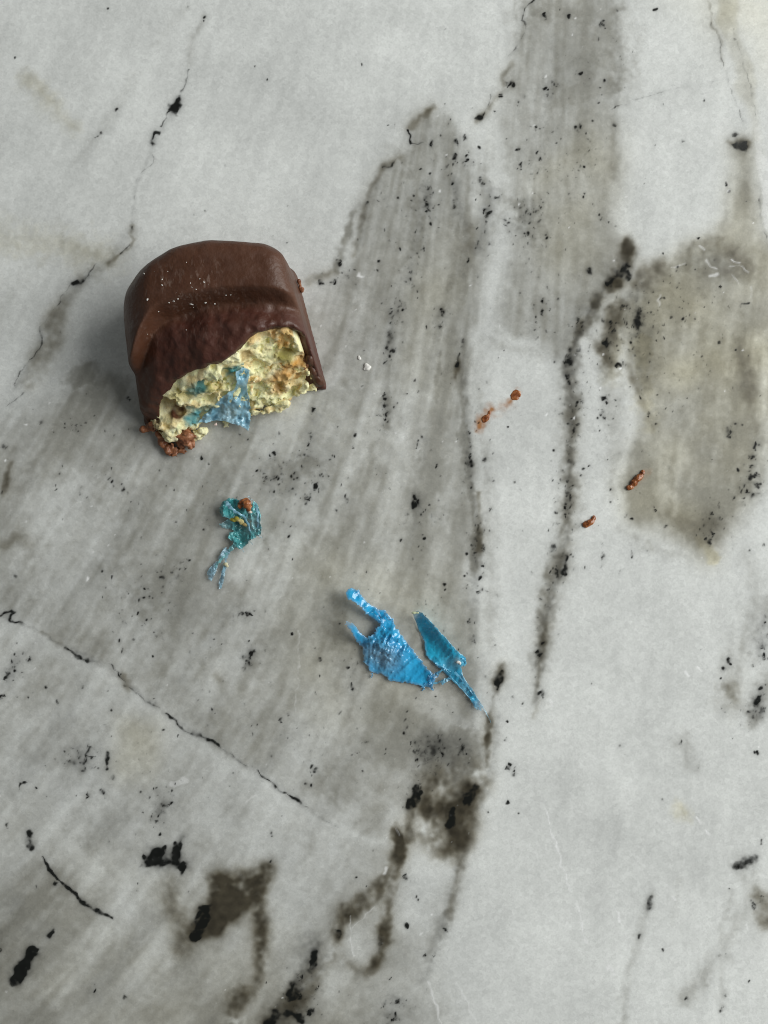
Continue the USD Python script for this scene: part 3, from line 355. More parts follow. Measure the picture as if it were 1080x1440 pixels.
core = full[NO:NO + NY, NO:NO + NX]
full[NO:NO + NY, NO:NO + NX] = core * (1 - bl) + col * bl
kf = np.zeros(XX.shape); kf[NO:NO + NY, NO:NO + NX] = K * bl[..., 0]
nr, nc = XX.shape
idx = np.arange(nr * nc).reshape(nr, nc)
a, b, c, d = idx[:-1, :-1].ravel(), idx[:-1, 1:].ravel(), idx[1:, :-1].ravel(), idx[1:, 1:].ravel()
faces = np.concatenate([np.stack([a, c, b], 1), np.stack([b, c, d], 1)])
marble = mat('marble', {
    'st': ('attribute', {'attribute': 'stone'}), 'fl': ('attribute', {'attribute': 'fleck'}), 'geo': ('geometry', {}),
    'n1': ('noise_texture', {'scale': 3200.0, 'detail': 3.0, 'roughness': .6}), 'n2': ('noise_texture', {'scale': 9000.0, 'detail': 2.0}),
    'm1': ('map_range', {'from_min': .25, 'from_max': .75, 'to_min': .955, 'to_max': 1.045}),
    'vo': ('voronoi_texture', {'scale': 4200.0}), 'vs': ('separate_color', {}), 'vm': ('map_range', {'from_min': 0, 'from_max': 1, 'to_min': .955, 'to_max': 1.045}),
    'vo2': ('voronoi_texture', {'scale': 1700.0}), 'vs2': ('separate_color', {}), 'vm2': ('map_range', {'from_min': 0, 'from_max': 1, 'to_min': .95, 'to_max': 1.05}), 'mv': ('math', {'math_type': 'multiply'}), 'mw': ('math', {'math_type': 'multiply'}),
    'm2': ('map_range', {'from_min': .25, 'from_max': .75, 'to_min': .96, 'to_max': 1.04}),
    'mm': ('math', {'math_type': 'multiply'}),
    'cc': ('mix_color', {'blend_type': 'multiply', 'fac': 1.0}),
    'e1': ('math', {'math_type': 'multiply_add', 'value2': .5, 'value3': -.25}),
    'e2': ('math', {'math_type': 'add'}),
    'e3': ('map_range', {'range_type': 'smoothstep', 'from_min': .10, 'from_max': 1.0, 'to_min': 0, 'to_max': .97}),
    'mx': ('mix_color', {'blend_type': 'mix', 'b': (.006, .007, .006)}),
    'n3': ('noise_texture', {'scale': 420.0, 'detail': 4.0}),
    'r': ('map_range', {'from_min': .3, 'from_max': .7, 'to_min': .16, 'to_max': .28}),
    'bp': ('bump', {'strength': .06, 'distance': .0001}),
    'p': ('principled_bsdf', {'specular_ior_level': .45}),
}, [('geo.position', 'n1.vector'), ('geo.position', 'n2.vector'), ('geo.position', 'n3.vector'), ('n1.fac', 'm1.value'), ('n2.fac', 'm2.value'), ('m1.result', 'mm.value1'), ('m2.result', 'mm.value2'),
    ('geo.position', 'vo.vector'), ('geo.position', 'vo2.vector'), ('vo.color', 'vs.color'), ('vo2.color', 'vs2.color'), ('vs.r', 'vm.value'), ('vs2.r', 'vm2.value'), ('vm.result', 'mv.value1'), ('vm2.result', 'mv.value2'), ('mm.value', 'mw.value1'), ('mv.value', 'mw.value2'), ('st.color', 'cc.a'), ('mw.value', 'cc.b'), ('n1.fac', 'e1.value1'), ('e1.value', 'e2.value1'), ('fl.fac', 'e2.value2'), ('e2.value', 'e3.value'),
    ('cc.result', 'mx.a'), ('e3.result', 'mx.fac'), ('mx.result', 'p.base_color'), ('n3.fac', 'r.value'), ('r.result', 'p.roughness'), ('n1.fac', 'bp.height'), ('bp.normal', 'p.normal')], 'p.BSDF')
top = UsdGeom.Xform.Define(stage, path_for('countertop')); tag(top.GetPrim(), 'white and grey veined marble countertop with black flecks and brown patches', 'countertop', kind='structure')
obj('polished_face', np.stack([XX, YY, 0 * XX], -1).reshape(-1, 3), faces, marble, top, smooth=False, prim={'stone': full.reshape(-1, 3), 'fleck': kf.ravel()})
bxm = trimesh.creation.box((xs[-1] - xs[0] - .4, ys[0] - ys[-1] - .4, 20)); bxm.apply_translation(((xs[0] + xs[-1]) / 2, (ys[0] + ys[-1]) / 2, -10.06))
edge_m = mat('slab', {'n': ('noise_texture', {'scale': 60.0, 'detail': 6.0}), 'c': ('rgb_ramp', {'ramp': [(.35, (.33, .33, .30)), (.6, (.68, .71, .69))]}), 'p': ('principled_bsdf', {'roughness': .3})}, [('n.fac', 'c.fac'), ('c.color', 'p.base_color')], 'p.BSDF')
obj('slab', bxm.vertices, bxm.faces, edge_m, top, smooth=False)
del PX, PY, WX, WY

# ================================================================== the bitten bar
def surface_nets(F, org, h):
    """isosurface F = 0 (negative inside) of a grid, as smooth quads split into triangles"""
    s = F < 0
    n = np.array(F.shape) - 1
    corners = [(i, j, k) for i in (0, 1) for j in (0, 1) for k in (0, 1)]
    sl = lambda A, o: A[o[0]:o[0] + n[0], o[1]:o[1] + n[1], o[2]:o[2] + n[2]]
    cnt = sum(sl(s, o).astype(np.int8) for o in corners)
    cell = (cnt > 0) & (cnt < 8)
    ii = np.argwhere(cell)
    num = -np.ones(n, np.int64); num[cell] = np.arange(len(ii))
    acc = np.zeros((len(ii), 3)); wt = np.zeros(len(ii))
    for o in corners:
        for ax in range(3):
            if o[ax]: continue
            p = list(o); p[ax] = 1
            fa = F[ii[:, 0] + o[0], ii[:, 1] + o[1], ii[:, 2] + o[2]]; fb = F[ii[:, 0] + p[0], ii[:, 1] + p[1], ii[:, 2] + p[2]]
            x = (fa < 0) != (fb < 0)
            t = np.where(x, fa / np.where(x, fa - fb, 1), 0)
            q = np.tile(np.array(o, float), (len(ii), 1)); q[:, ax] = t
            acc[x] += q[x]; wt[x] += 1
    v = (ii + acc / wt[:, None]) * h + np.array(org)
    fs = []
    for ax in range(3):
        u, w = [(1, 2), (2, 0), (0, 1)][ax]
        lo = [slice(None)] * 3; hi = [slice(None)] * 3
        lo[ax] = slice(0, -1); hi[ax] = slice(1, None)
        A, Bm = s[tuple(lo)], s[tuple(hi)]
        e = np.argwhere(A != Bm)
        e = e[(e[:, u] > 0) & (e[:, w] > 0) & (e[:, u] < n[u]) & (e[:, w] < n[w])]
        flip = A[tuple(e.T)]
        qs = []
        for du, dw in ((1, 1), (0, 1), (0, 0), (1, 0)):
            c_ = e.copy(); c_[:, u] -= du; c_[:, w] -= dw
            qs.append(num[tuple(c_.T)])
        qs = np.stack(qs, 1)
        qs = np.where(flip[:, None], qs, qs[:, ::-1])
        fs.append(qs)
    q = np.concatenate(fs)
    return v, np.concatenate([q[:, [0, 1, 2]], q[:, [0, 2, 3]]])

def smax(a, b, k): 
    h = np.maximum(k - np.abs(a - b), 0) / k
    return np.maximum(a, b) + h * h * k * .25
def smin(a, b, k): return -smax(-a, -b, k)

HV = 0.21
ox, oy, oz = -38.0, 4.0, -0.6
nx, ny, nz = int(33 / HV), int(34 / HV), int(16.2 / HV)
X = ox + HV * np.arange(nx); Y = oy + HV * np.arange(ny); Z = oz + HV * np.arange(nz)
X2, Y2 = np.meshgrid(X, Y, indexing='ij')
foot = sg.Polygon([(-32.9, -4), (-33.4, 13), (-34.2, 22), (-34.7, 26.5), (-34.3, 28.9), (-31.6, 31.6), (-27, 34.3), (-22.5, 35.2), (-15.0, 34.9), (-12.6, 33.6), (-11.6, 29.8), (-8.2, 17), (-5, -4)]).buffer(-1.0, quad_segs=32).buffer(1.0, quad_segs=32)
pts2 = shapely.points(X2.ravel(), Y2.ravel())
d2 = shapely.distance(foot.boundary, pts2); d2[shapely.contains(foot, pts2)] *= -1
d2 = gaussian_filter(d2.reshape(nx, ny), 3.2)
def n3(scale, seed, oct=2):
    g = np.stack(np.meshgrid(X / scale, Y / scale, Z / scale, indexing='ij'), -1)
    return meshkit.fbm(g, oct, seed) - .5
def n2(scale, seed, oct=2):
    return meshkit.fbm(np.stack([X2 / scale, Y2 / scale, 0 * X2], -1), oct, seed) - .5
yv = np.interp(X, [-33, -31.4, -30.4, -28.5, -25.3, -21.7, -17.2, -12.7, -10.4, -8], [19, 22.0, 24.3, 26, 27.1, 27.8, 28.2, 28.0, 27.2, 26])
yv = gaussian_filter(yv, 4)
sd = (yv[:, None] - Y2)                                           # > 0 in front of the step
sd = np.minimum(sd, (X2 + 34.9) * .50)
stepd = sstep(-.5, 1.5, sd)
Hh = 13.2 - .009 * (X2 + 22) ** 2 - .26 * np.clip(-29.5 - X2, 0, 9) ** 1.5 - .010 * np.clip(Y2 - 27, 0, 9) ** 2 - .35 * np.exp(-((Y2 - 33) / 1.5) ** 2) * 0
Hh = Hh - 2.5 * stepd + 1.35 * sstep(1.6, 4.6, sd) * sstep(-33, -20, X2) - .085 * stepd * np.clip(-16 - X2, 0, 20) - .10 * np.clip(23.5 - Y2, 0, 9) ** 1.25 * sstep(-8, -26, X2) - .05 * np.clip(23.5 - Y2, 0, 9)
Hh += stepd * (.55 * n2(2.3, 5) + .34 * n2(.8, 6)) * 1.0 + .25 * n2(3.2, 7) + (1 - stepd) * .10 * n2(.9, 8)
ZZ = Z[None, None, :]
wall = d2[:, :, None] + .035 * ZZ + .12 * n3(2.4, 9) + .05 * n3(.8, 10)
foot_flare = .35 * np.exp(-(ZZ / .9) ** 2)                        # the coating spreads where it met the belt
O = smax(wall - foot_flare, (ZZ - Hh[:, :, None]) * .96, 2.3)
# the bite
xk = [-34, -30.2, -27.2, -24.7, -22.5, -20, -18.6, -17.2, -14.8, -12.4, -10.8, -9.8, -8.9, -6]
yu = gaussian_filter(np.interp(X, xk, [15.2, 16.6, 17.7, 18.6, 19.2, 20.0, 21.0, 22.6, 23.7, 24.0, 23.6, 22.4, 20.6, 19]), 2)
yl = gaussian_filter(np.interp(X, [-34, -31.5, -30, -28.6, -27.4, -26.0, -24, -20, -17.5, -15.2, -14, -12.2, -11.2, -9.6, -6], [11.5, 10.8, 9.4, 9.0, 10.2, 11.6, 12.5, 13.2, 13.7, 14.0, 14.6, 15.6, 16.7, 17.2, 17.2]), 1.5)
zt = np.clip(ZZ / 10.8, 0, 1.25)
# (the filling is crumbly, so it is meshed finer, and only near the bite)
from scipy.spatial import cKDTree
HF = 0.145
fx, fy, fz = np.arange(-34.5, -7.6, HF), np.arange(6.2, 25.4, HF), np.arange(-.4, 13.2, HF)
FX, FY, FZ = np.meshgrid(fx, fy, fz, indexing='ij')
Of = map_coordinates(O, [(FX - ox) / HV, (FY - oy) / HV, (FZ - oz) / HV], order=1, mode='nearest')
def m3(scale, seed, oct=2):
    return meshkit.fbm(np.stack([FX / scale, FY / scale, FZ / scale], -1), oct, seed) - .5
def worley(cell, seed):
    g = np.random.default_rng(seed)
    n = int((fx[-1] - fx[0] + 2) * (fy[-1] - fy[0] + 2) * (fz[-1] - fz[0] + 2) / cell ** 3)
    p = g.uniform((fx[0] - 1, fy[0] - 1, fz[0] - 1), (fx[-1] + 1, fy[-1] + 1, fz[-1] + 1), (n, 3))
    near_ = np.abs(yf0 - FY) < 2.2
    d_ = np.full(FX.shape, .55 * cell)
    d_[near_] = cKDTree(p).query(np.stack([FX[near_], FY[near_], FZ[near_]], 1))[0]
    return d_ / cell - .55
ylf, yuf = np.interp(fx, X, yl), np.interp(fx, X, yu)
yf0 = ylf[:, None, None] + (yuf - ylf)[:, None, None] * np.clip(FZ / 10.8, 0, 1.25) ** .85
big, mid = m3(2.2, 21), m3(.9, 22, 2)
lump = 2.6 * big + 1.7 * mid + 1.0 * worley(1.7, 5) + .62 * worley(.7, 6) + .7 * m3(.34, 25, 1)
Ff = smax(Of + .95 + .25 * sstep(-13, -9.5, FX) + 1.5 * sstep(-29.5, -32.5, FX) * sstep(1.5, 3.5, FZ), (yf0 - FY) * .9 + lump - .15, .25)
pits = [(at(405, 505, 7.5), 1.5), (at(232, 572, 4.6), 1.9), (at(250, 577, 3.6), 1.1), (at(286, 542, 8), .9), (at(316, 527, 8.6), .9), (at(358, 493, 9.6), .7), (at(228, 600, 1.6), .9), (at(360, 545, 4.8), .55), (at(318, 556, 5), .9), (at(410, 525, 5.2), .8), (at(346, 498, 9), .6), (at(284, 585, 2.8), .5), (at(385, 470, 9.5), .45), (at(380, 540, 4.2), .5), (at(246, 604, 1.4), .7), (at(330, 530, 8), .8), (at(300, 560, 5.5), .7), (at(262, 560, 6), .7), (at(395, 532, 4.6), .6), (at(418, 545, 2.6), .5), (at(372, 562, 2.8), .5)]
for cpt, r in pits:
    dd = np.sqrt((FX - cpt[0]) ** 2 + (FY - cpt[1]) ** 2 + (FZ - cpt[2]) ** 2)
    Ff = smax(Ff, r - dd + .8 * mid + .5 * big, .2)
Ff = np.maximum(np.maximum(Ff, .5 + .9 * big - FZ), FY - 25.2)
v_, f_ = surface_nets(Ff, (fx[0], fy[0], fz[0]), HF)
# what is left of the sole and rim of the coating at the bitten corners: broken, lighter chocolate
def blob(lumps, k=.35, h=.11, amp=1.0, seed=3, ns=1.0):
    P_ = np.array([l[:3] for l in lumps]); rr = np.array([l[3:6] for l in lumps])
    lo = (P_ - rr).min(0) - .8; hi = (P_ + rr).max(0) + .8
    g_ = np.stack(np.meshgrid(*[np.arange(a_, b_, h) for a_, b_ in zip(lo, hi)], indexing='ij'), -1)
    F_ = None
    for p_, r_ in zip(P_, rr):
        q = np.linalg.norm((g_ - p_) / r_, axis=-1); f__ = (q - 1) * r_.min()
        F_ = f__ if F_ is None else smin(F_, f__, k)
    F_ = F_ + amp * (1.0 * (meshkit.fbm(g_ / (.95 * ns), 2, seed) - .5) + .4 * (meshkit.fbm(g_ / (.4 * ns), 2, seed + 1) - .5))
    F_ = np.maximum(F_, .03 - g_[..., 2])
    return surface_nets(F_, lo, h)

# the coat: a skin over the bar, torn back along the bite; thin sole below
ylc = np.interp(X, [-34, -32.4, -30.5, -29.6, -27.4, -26.8, -25, -12.4, -11.4, -10.2, -9, -6], [12.2, 11.9, 10.6, 9.4, 9.2, 11.4, 14.6, 17.4, 17.3, 17.0, 17.1, 17.1])
zc = np.clip(ZZ / 7.5, 0, 1)
edge_n = .7 * n3(1.4, 31) + .35 * n3(.6, 32)
ycoat = ylc[:, None, None] + (yu - ylc)[:, None, None] * zc ** .9 - .25 + edge_n
coat = smax(O, ycoat - Y[None, :, None], .9)
coat = smax(coat, -(O + 1.25 + 1.9 * sstep(-13, -9.5, X2)[:, :, None] + 1.7 * sstep(-29, -32, X2)[:, :, None] * sstep(1, 3, ZZ)), .15)
coat = np.maximum(coat, -(ZZ))
vc, fc = surface_nets(coat, (ox, oy, oz), HV)

def norm3(v): return v / np.linalg.norm(v)
chocolate = mat('milk_chocolate', {
    'geo': ('geometry', {}), 'n': ('noise_texture', {'scale': 260.0, 'detail': 4.0}), 'n2': ('noise_texture', {'scale': 2200.0, 'detail': 3.0}), 'br': ('attribute', {'attribute': 'broken'}),
    'c': ('rgb_ramp', {'ramp': [(.3, (.068, .026, .013)), (.7, (.104, .043, .023))]}),
    'mx': ('mix_color', {'blend_type': 'mix', 'b': (.076, .024, .017)}),
    'r': ('map_range', {'from_min': .3, 'from_max': .7, 'to_min': .36, 'to_max': .54}),
    'bp': ('bump', {'strength': .45, 'distance': .00016}),
    'sc': ('attribute', {'attribute': 'scuff'}), 'mp': ('mapping', {'scale': (2600.0, 900.0, 1500.0), 'rotation': (0, 0, .6)}), 'n3': ('noise_texture', {'scale': 1.0, 'detail': 3.0, 'roughness': .6}),
    's1': ('map_range', {'range_type': 'smoothstep', 'from_min': .53, 'from_max': .66, 'to_min': 0, 'to_max': 1}), 's2': ('math', {'math_type': 'multiply'}), 's3': ('math', {'math_type': 'multiply', 'value2': .42}), 'ms': ('mix_color', {'blend_type': 'mix', 'b': (.34, .25, .21)}),
    'bl': ('noise_texture', {'scale': 700.0, 'detail': 5.0, 'roughness': .7}), 'bm': ('map_range', {'from_min': .45, 'from_max': .8, 'to_min': 0, 'to_max': .16}), 'mb': ('mix_color', {'blend_type': 'mix', 'b': (.22, .15, .13)}),
    'p': ('principled_bsdf', {'specular_ior_level': .42})},
    [('geo.position', 'n.vector'), ('geo.position', 'n2.vector'), ('n.fac', 'c.fac'), ('c.color', 'mx.a'), ('br.fac', 'mx.fac'), ('geo.position', 'mp.vector'), ('mp.vector', 'n3.vector'), ('n3.fac', 's1.value'), ('s1.result', 's2.value1'), ('sc.fac', 's2.value2'), ('s2.value', 's3.value1'), ('geo.position', 'bl.vector'), ('bl.fac', 'bm.value'), ('mx.result', 'mb.a'), ('bm.result', 'mb.fac'), ('mb.result', 'ms.a'), ('s3.value', 'ms.fac'), ('ms.result', 'p.base_color'), ('n.fac', 'r.value'), ('r.result', 'p.roughness'), ('n2.fac', 'bp.height'), ('bp.normal', 'p.normal')], 'p.BSDF')
crumb_m = mat('broken_chocolate', {
    'geo': ('geometry', {}), 'n': ('noise_texture', {'scale': 1500.0, 'detail': 4.0}), 'c': ('rgb_ramp', {'ramp': [(.3, (.13, .045, .022)), (.55, (.30, .12, .055)), (.75, (.52, .26, .15))]}),
    'bp': ('bump', {'strength': .5, 'distance': .0002}), 'p': ('principled_bsdf', {'roughness': .42})},
    [('geo.position', 'n.vector'), ('n.fac', 'c.fac'), ('c.color', 'p.base_color'), ('n.fac', 'bp.height'), ('bp.normal', 'p.normal')], 'p.BSDF')
rusty_m = mat('caramel_crumb', {
    'geo': ('geometry', {}), 'n': ('noise_texture', {'scale': 1800.0, 'detail': 3.0}), 'c': ('rgb_ramp', {'ramp': [(.3, (.17, .045, .014)), (.6, (.36, .13, .045)), (.8, (.58, .28, .13))]}),
    'bp': ('bump', {'strength': .5, 'distance': .0002}), 'p': ('principled_bsdf', {'roughness': .25})},
    [('geo.position', 'n.vector'), ('n.fac', 'c.fac'), ('c.color', 'p.base_color'), ('n.fac', 'bp.height'), ('bp.normal', 'p.normal')], 'p.BSDF')
sponge = mat('biscuit', {
    'at': ('attribute', {'attribute': 'bake'}), 'geo': ('geometry', {}), 'n': ('noise_texture', {'scale': 2600.0, 'detail': 4.0, 'roughness': .65}), 'm': ('map_range', {'from_min': .3, 'from_max': .7, 'to_min': .88, 'to_max': 1.10}),
    'cc': ('mix_color', {'blend_type': 'multiply', 'fac': 1.0}), 'bp': ('bump', {'strength': .6, 'distance': .00022}),
    'p': ('principled_bsdf', {'roughness': .62, 'specular_ior_level': .3, 'subsurface_weight': .12, 'subsurface_radius': (1.0, .75, .4), 'subsurface_scale': .0006})},
    [('geo.position', 'n.vector'), ('n.fac', 'm.value'), ('at.color', 'cc.a'), ('m.result', 'cc.b'), ('cc.result', 'p.base_color'), ('n.fac', 'bp.height'), ('bp.normal', 'p.normal')], 'p.BSDF')
sugar_m = mat('sugar', {'p': ('principled_bsdf', {'base_color': (.80, .78, .74), 'roughness': .3})}, [], 'p.BSDF')

BAR0 = (-21.0, 22.0, 0.0)
bar = thing('chocolate_bar', 'bitten stub of a chocolate coated bar with pale yellow crumbly filling', 'chocolate bar', loc=BAR0)
ixs = np.clip(((vc[:, 0] - ox) / HV).astype(int), 0, nx - 1); iys = np.clip(((vc[:, 1] - oy) / HV).astype(int), 0, ny - 1)
brk = sstep(1.0, 3.0, sd[ixs, iys]) * .75 + .35 * (meshkit.fbm(vc / 1.1, 2, 44) - .5)
scf = np.zeros(len(vc))
for px_, py_, r_, k_ in ((240, 398, 1.6, .9), (285, 395, 2.2, 1.0), (262, 425, 2.0, .9), (300, 415, 1.6, .7), (228, 385, 1.3, .6), (330, 420, 1.6, .5), (310, 380, 1.2, .4), (212, 418, .9, .8), (275, 460, 2.4, .4), (380, 445, 2.6, .45), (215, 368, 1.2, .5), (300, 470, 2.2, .3), (206, 470, 1.0, .6)):
    scf = np.maximum(scf, k_ * np.exp(-(np.linalg.norm((vc - at(px_, py_, 12))[:, :2], axis=1) / r_) ** 2))
obj('chocolate_coating', vc, fc, chocolate, bar, True, prim={'broken': np.clip(brk, 0, 1), 'scuff': scf})

# the filling's colours: baked golden patches, teal dye from the wrapper, pit shade painted olive
base = np.array([.99, .885, .50]); colf = np.tile(base, (len(v_), 1))
colf *= (1 + .35 * (meshkit.fbm(v_ / 1.3, 3, 51) - .5))[:, None]
pale = sstep(.5, .68, meshkit.fbm(v_ / 1.0, 2, 52))[:, None]; colf = colf * (1 - .5 * pale) + np.array([.97, .93, .64]) * .5 * pale
gold = sstep(.53, .66, meshkit.fbm(v_ / 1.7, 3, 53))[:, None] * (.35 + .45 * sstep(-22, -11, v_[:, :1]))
def dab(col_, p, r, c_, k, soft=.8):
    d_ = np.linalg.norm(v_ - p, axis=1) + 1.1 * (meshkit.fbm(v_ / .8, 2, int(abs(p[0] * 31)) % 97) - .5)
    w_ = (k * (1 - sstep(r * (1 - soft * .5), r * (1 + soft * .5), d_)))[:, None]
    col_[:] = col_ * (1 - w_) + np.array(c_) * w_
GOLD, OLIVE, TEAL, BRN = (.60, .29, .06), (.42, .36, .07), (.03, .23, .25), (.12, .045, .022)
colf = colf * (1 - gold) + np.array([.68, .40, .12]) * gold
for p, r, c_, k in ((at(400, 480, 9.3), 1.0, GOLD, .8), (at(383, 462, 10.5), 1.3, GOLD, .6), (at(362, 472, 10.6), 1.0, GOLD, .4), (at(408, 522, 5.6), 1.3, GOLD, .85), (at(395, 535, 4.4), 1.3, GOLD, .7), (at(424, 512, 6.0), 1.2, GOLD, .7), (at(418, 540, 3.2), 1.3, GOLD, .5), (at(358, 546, 4.8), .9, (.55, .25, .05), .9), (at(392, 548, 3), 1.0, GOLD, .6), (at(383, 532, 5), .7, BRN, .35), (at(435, 500, 6), .9, GOLD, .8),
                   (at(404, 500, 7.3), 1.4, OLIVE, .75), (at(395, 507, 6.8), 1.0, OLIVE, .6), (at(292, 549, 7.0), 1.0, OLIVE, .7), (at(232, 570, 4.8), 1.8, (.50, .42, .20), .6), (at(250, 556, 6.5), 1.2, OLIVE, .45), (at(300, 562, 5), 1.0, OLIVE, .4), (at(312, 545, 7), .8, OLIVE, .5), (at(322, 530, 8.2), .9, OLIVE, .6), (at(345, 500, 8.6), 1.0, (.35, .22, .06), .7),  # shade of the pits, put into the filling colour
                   (at(250, 578, 3.6), 1.15, BRN, .97), (at(245, 580, 3.4), .8, BRN, .9), (at(226, 596, 1.6), 1.0, BRN, .8), (at(252, 615, .8), 1.2, BRN, .5), (at(344, 474, 11), .6, GOLD, .5),
                   (at(281, 545, 7.4), 1.1, TEAL, .9), (at(270, 553, 6.4), .9, TEAL, .75), (at(284, 540, 7.8), .7, (.01, .10, .10), .6), (at(318, 526, 8.6), .8, (.02, .14, .10), .85), (at(330, 528, 8.2), 1.2, TEAL, .9), (at(340, 524, 8.4), 1.1, TEAL, .85), (at(338, 540, 7), 1.0, TEAL, .6), (at(276, 588, 3), 1.3, (.08, .42, .50), .9), (at(284, 578, 3.8), .8, TEAL, .9), (at(268, 590, 2.6), .9, TEAL, .6), (at(300, 585, 3.2), 1.4, TEAL, .7), (at(370, 498, 9), .45, TEAL, .9), (at(264, 575, 4.2), .6, TEAL, .5), (at(296, 575, 4.4), .7, TEAL, .4)):
    dab(colf, p, r, c_, k)
colf[v_[:, 2] > 10.4] *= np.array([.95, .88, .76])
fill = obj('filling', v_, f_, sponge, bar, True, label='pale yellow crumbly filling with teal dyed patches', prim={'bake': np.clip(colf, .004, .95)})

def lumpm(c_, r, seed, sub=3, amp=.45, sc=.9):
    m = trimesh.creation.icosphere(subdivisions=sub)
    v = m.vertices * np.asarray(r)
    nn = meshkit.fbm(m.vertices * 1.6 / sc + seed, 3, seed) - .5
    n4 = meshkit.fbm(m.vertices * 4.5 / sc + seed, 2, seed + 1) - .5
    return v * (1 + amp * 1.5 * nn + amp * .6 * n4)[:, None] + np.asarray(c_), m.faces

def settle(v, z0=0.0): v = v.copy(); v[:, 2] += z0 - v[:, 2].min(); return v
# broken bits of the coating that cling to the bitten edge, and crumbs of filling along its foot
P3 = lambda px, py, z, a_, b_, c_: (*at(px, py, z), a_, b_, c_)
shards = (([P3(203, 603, 1.3, .5, .45, .5), P3(212, 601, 1.5, .9, .55, .6), P3(222, 597, 1.7, .9, .5, .55), P3(230, 595, 1.9, .6, .6, .6)], 1.1), 
          ([P3(222, 611, .9, .55, .5, .6), P3(230, 620, .7, .6, .7, .6), P3(236, 628, .6, .6, .7, .55), P3(245, 634, .55, .9, .55, .5), P3(256, 634, .6, .7, .5, .5)], 1.0),
          ([P3(258, 618, 1.2, 1.0, .9, .95), P3(265, 613, 1.5, .8, .8, .8), P3(268, 624, .9, .6, .6, .7), P3(252, 612, 1.5, .7, .6, .6)], 1.2),
          ([P3(433, 507, 4.4, .65, .75, .7), P3(437, 516, 3.6, .4, .5, .6), P3(429, 515, 4.0, .4, .4, .5)], 1.0), ([P3(446, 541, .7, .7, .4, .5), P3(439, 540, .6, .5, .4, .45), P3(434, 537, .8, .35, .35, .4)], .9), ([P3(420, 396, 1.4, .25, .3, .6), P3(425, 409, .7, .25, .45, .5), P3(422, 403, 1.0, .2, .4, .5)], .6))
for k_, (l_, a_) in enumerate(shards):
    v, f = blob(l_, .35, .11, a_, 140 + 3 * k_)
    obj('coating_fragment', v, f, crumb_m, bar, True)
v, f = blob([P3(448, 535, 1.3, .75, .75, 1.2), P3(452, 539, .8, .5, .45, .7), P3(441, 522, 2.6, .7, .9, 1.5), P3(436, 505, 4.6, .7, .9, 1.3)], .6, .11, .25, 190)
obj('coating_rim', v, f, chocolate, bar, True)
for k_, l_ in enumerate(([P3(303, 597, 1.0, .45, .3, .35), P3(308, 596, .9, .3, .25, .3)], [P3(238, 606, 1.7, .5, .6, .6), P3(244, 613, 1.4, .5, .55, .5)], [P3(277, 612, .9, .7, .6, .6), P3(284, 606, 1.1, .6, .6, .7), P3(272, 618, .7, .5, .4, .5)], [P3(400, 569, 1.5, .7, .5, .7), P3(390, 574, 1.2, .7, .5, .6), P3(378, 577, 1.1, .6, .45, .5), P3(368, 579, 1.0, .5, .4, .45)], [P3(424, 550, 1.6, .6, .5, .6), P3(430, 543, 2.2, .5, .5, .7), P3(418, 553, 1.4, .35, .35, .4)], [P3(357, 579, 1.0, .5, .25, .3)])):
    v, f = blob(l_, .3, .11, .9, 170 + 3 * k_)
    c0 = np.array([.86, .66, .58]) if k_ == 0 else np.array([.93, .88, .52])
    gg = sstep(.5, .68, meshkit.fbm(v / .9, 2, 77))[:, None] * (.5 if k_ in (3, 4) else .1)
    obj('filling_crumb', v, f, sponge, bar, True, prim={'bake': c0 * (1 - gg) + np.array([.66, .38, .10]) * gg})
# white scuffs and sugar flecks on the chocolate
flecks = [(268, 427, 5, 2.2), (289, 425, 3.2, 2.4), (272, 432, 3, 2), (302, 427, 2.2, 1.6), (318, 415, 2, 1.6), (324, 414, 2.4, 2), (208, 421, 3, 3), (203, 385, 2.4, 1.6), (228, 393, 1.6, 2.4), (228, 401, 2, 2.4), (316, 378, 1.8, 1.6), (262, 369, 1.2, 1.2), (287, 397, 2, 2), (268, 398, 1.6, 1.4), (244, 423, 2, 2), (237, 425, 2, 1.6), (250, 420, 2.4, 1.6), (223, 438, 1.4, 2), (276, 407, 1.2, 1), (217, 382, 1, 1), (236, 382, 1, 1), (249, 412, 1.2, 1), (270, 404, 1.6, 1), (281, 392, 1, 1.6), (293, 400, 1, 1), (374, 402, 1.2, 1), (244, 448, 1, 1), (262, 464, 1.2, 1), (207, 470, 1.4, 1)]
Oi = np.clip(coat, -5, 5)
def top_z(px, py):
    """height of the coating under the line of sight through a photo pixel"""
    for z in np.arange(14.5, 2, -.1):
        p = at(px, py, z)
        if map_coordinates(Oi, (((p - (ox, oy, oz)) / HV))[:, None], order=1)[0] < 0: return z
    return 2.0
for i, (px, py, a_, b_) in enumerate(flecks):
    z = top_z(px, py)
    m = trimesh.creation.icosphere(subdivisions=1)
    ang = R.uniform(-.9, -.4)
    v = m.vertices * (a_ * R.uniform(.03, .085), b_ * R.uniform(.03, .06), .06) * (1 + .5 * R.normal(size=(len(m.vertices), 1)) * .4)
    v = v @ np.array([[math.cos(ang), math.sin(ang), 0], [-math.sin(ang), math.cos(ang), 0], [0, 0, 1]]) + at(px, py, z + .02)
    obj('sugar_fleck', v, m.faces, sugar_m, bar, False)

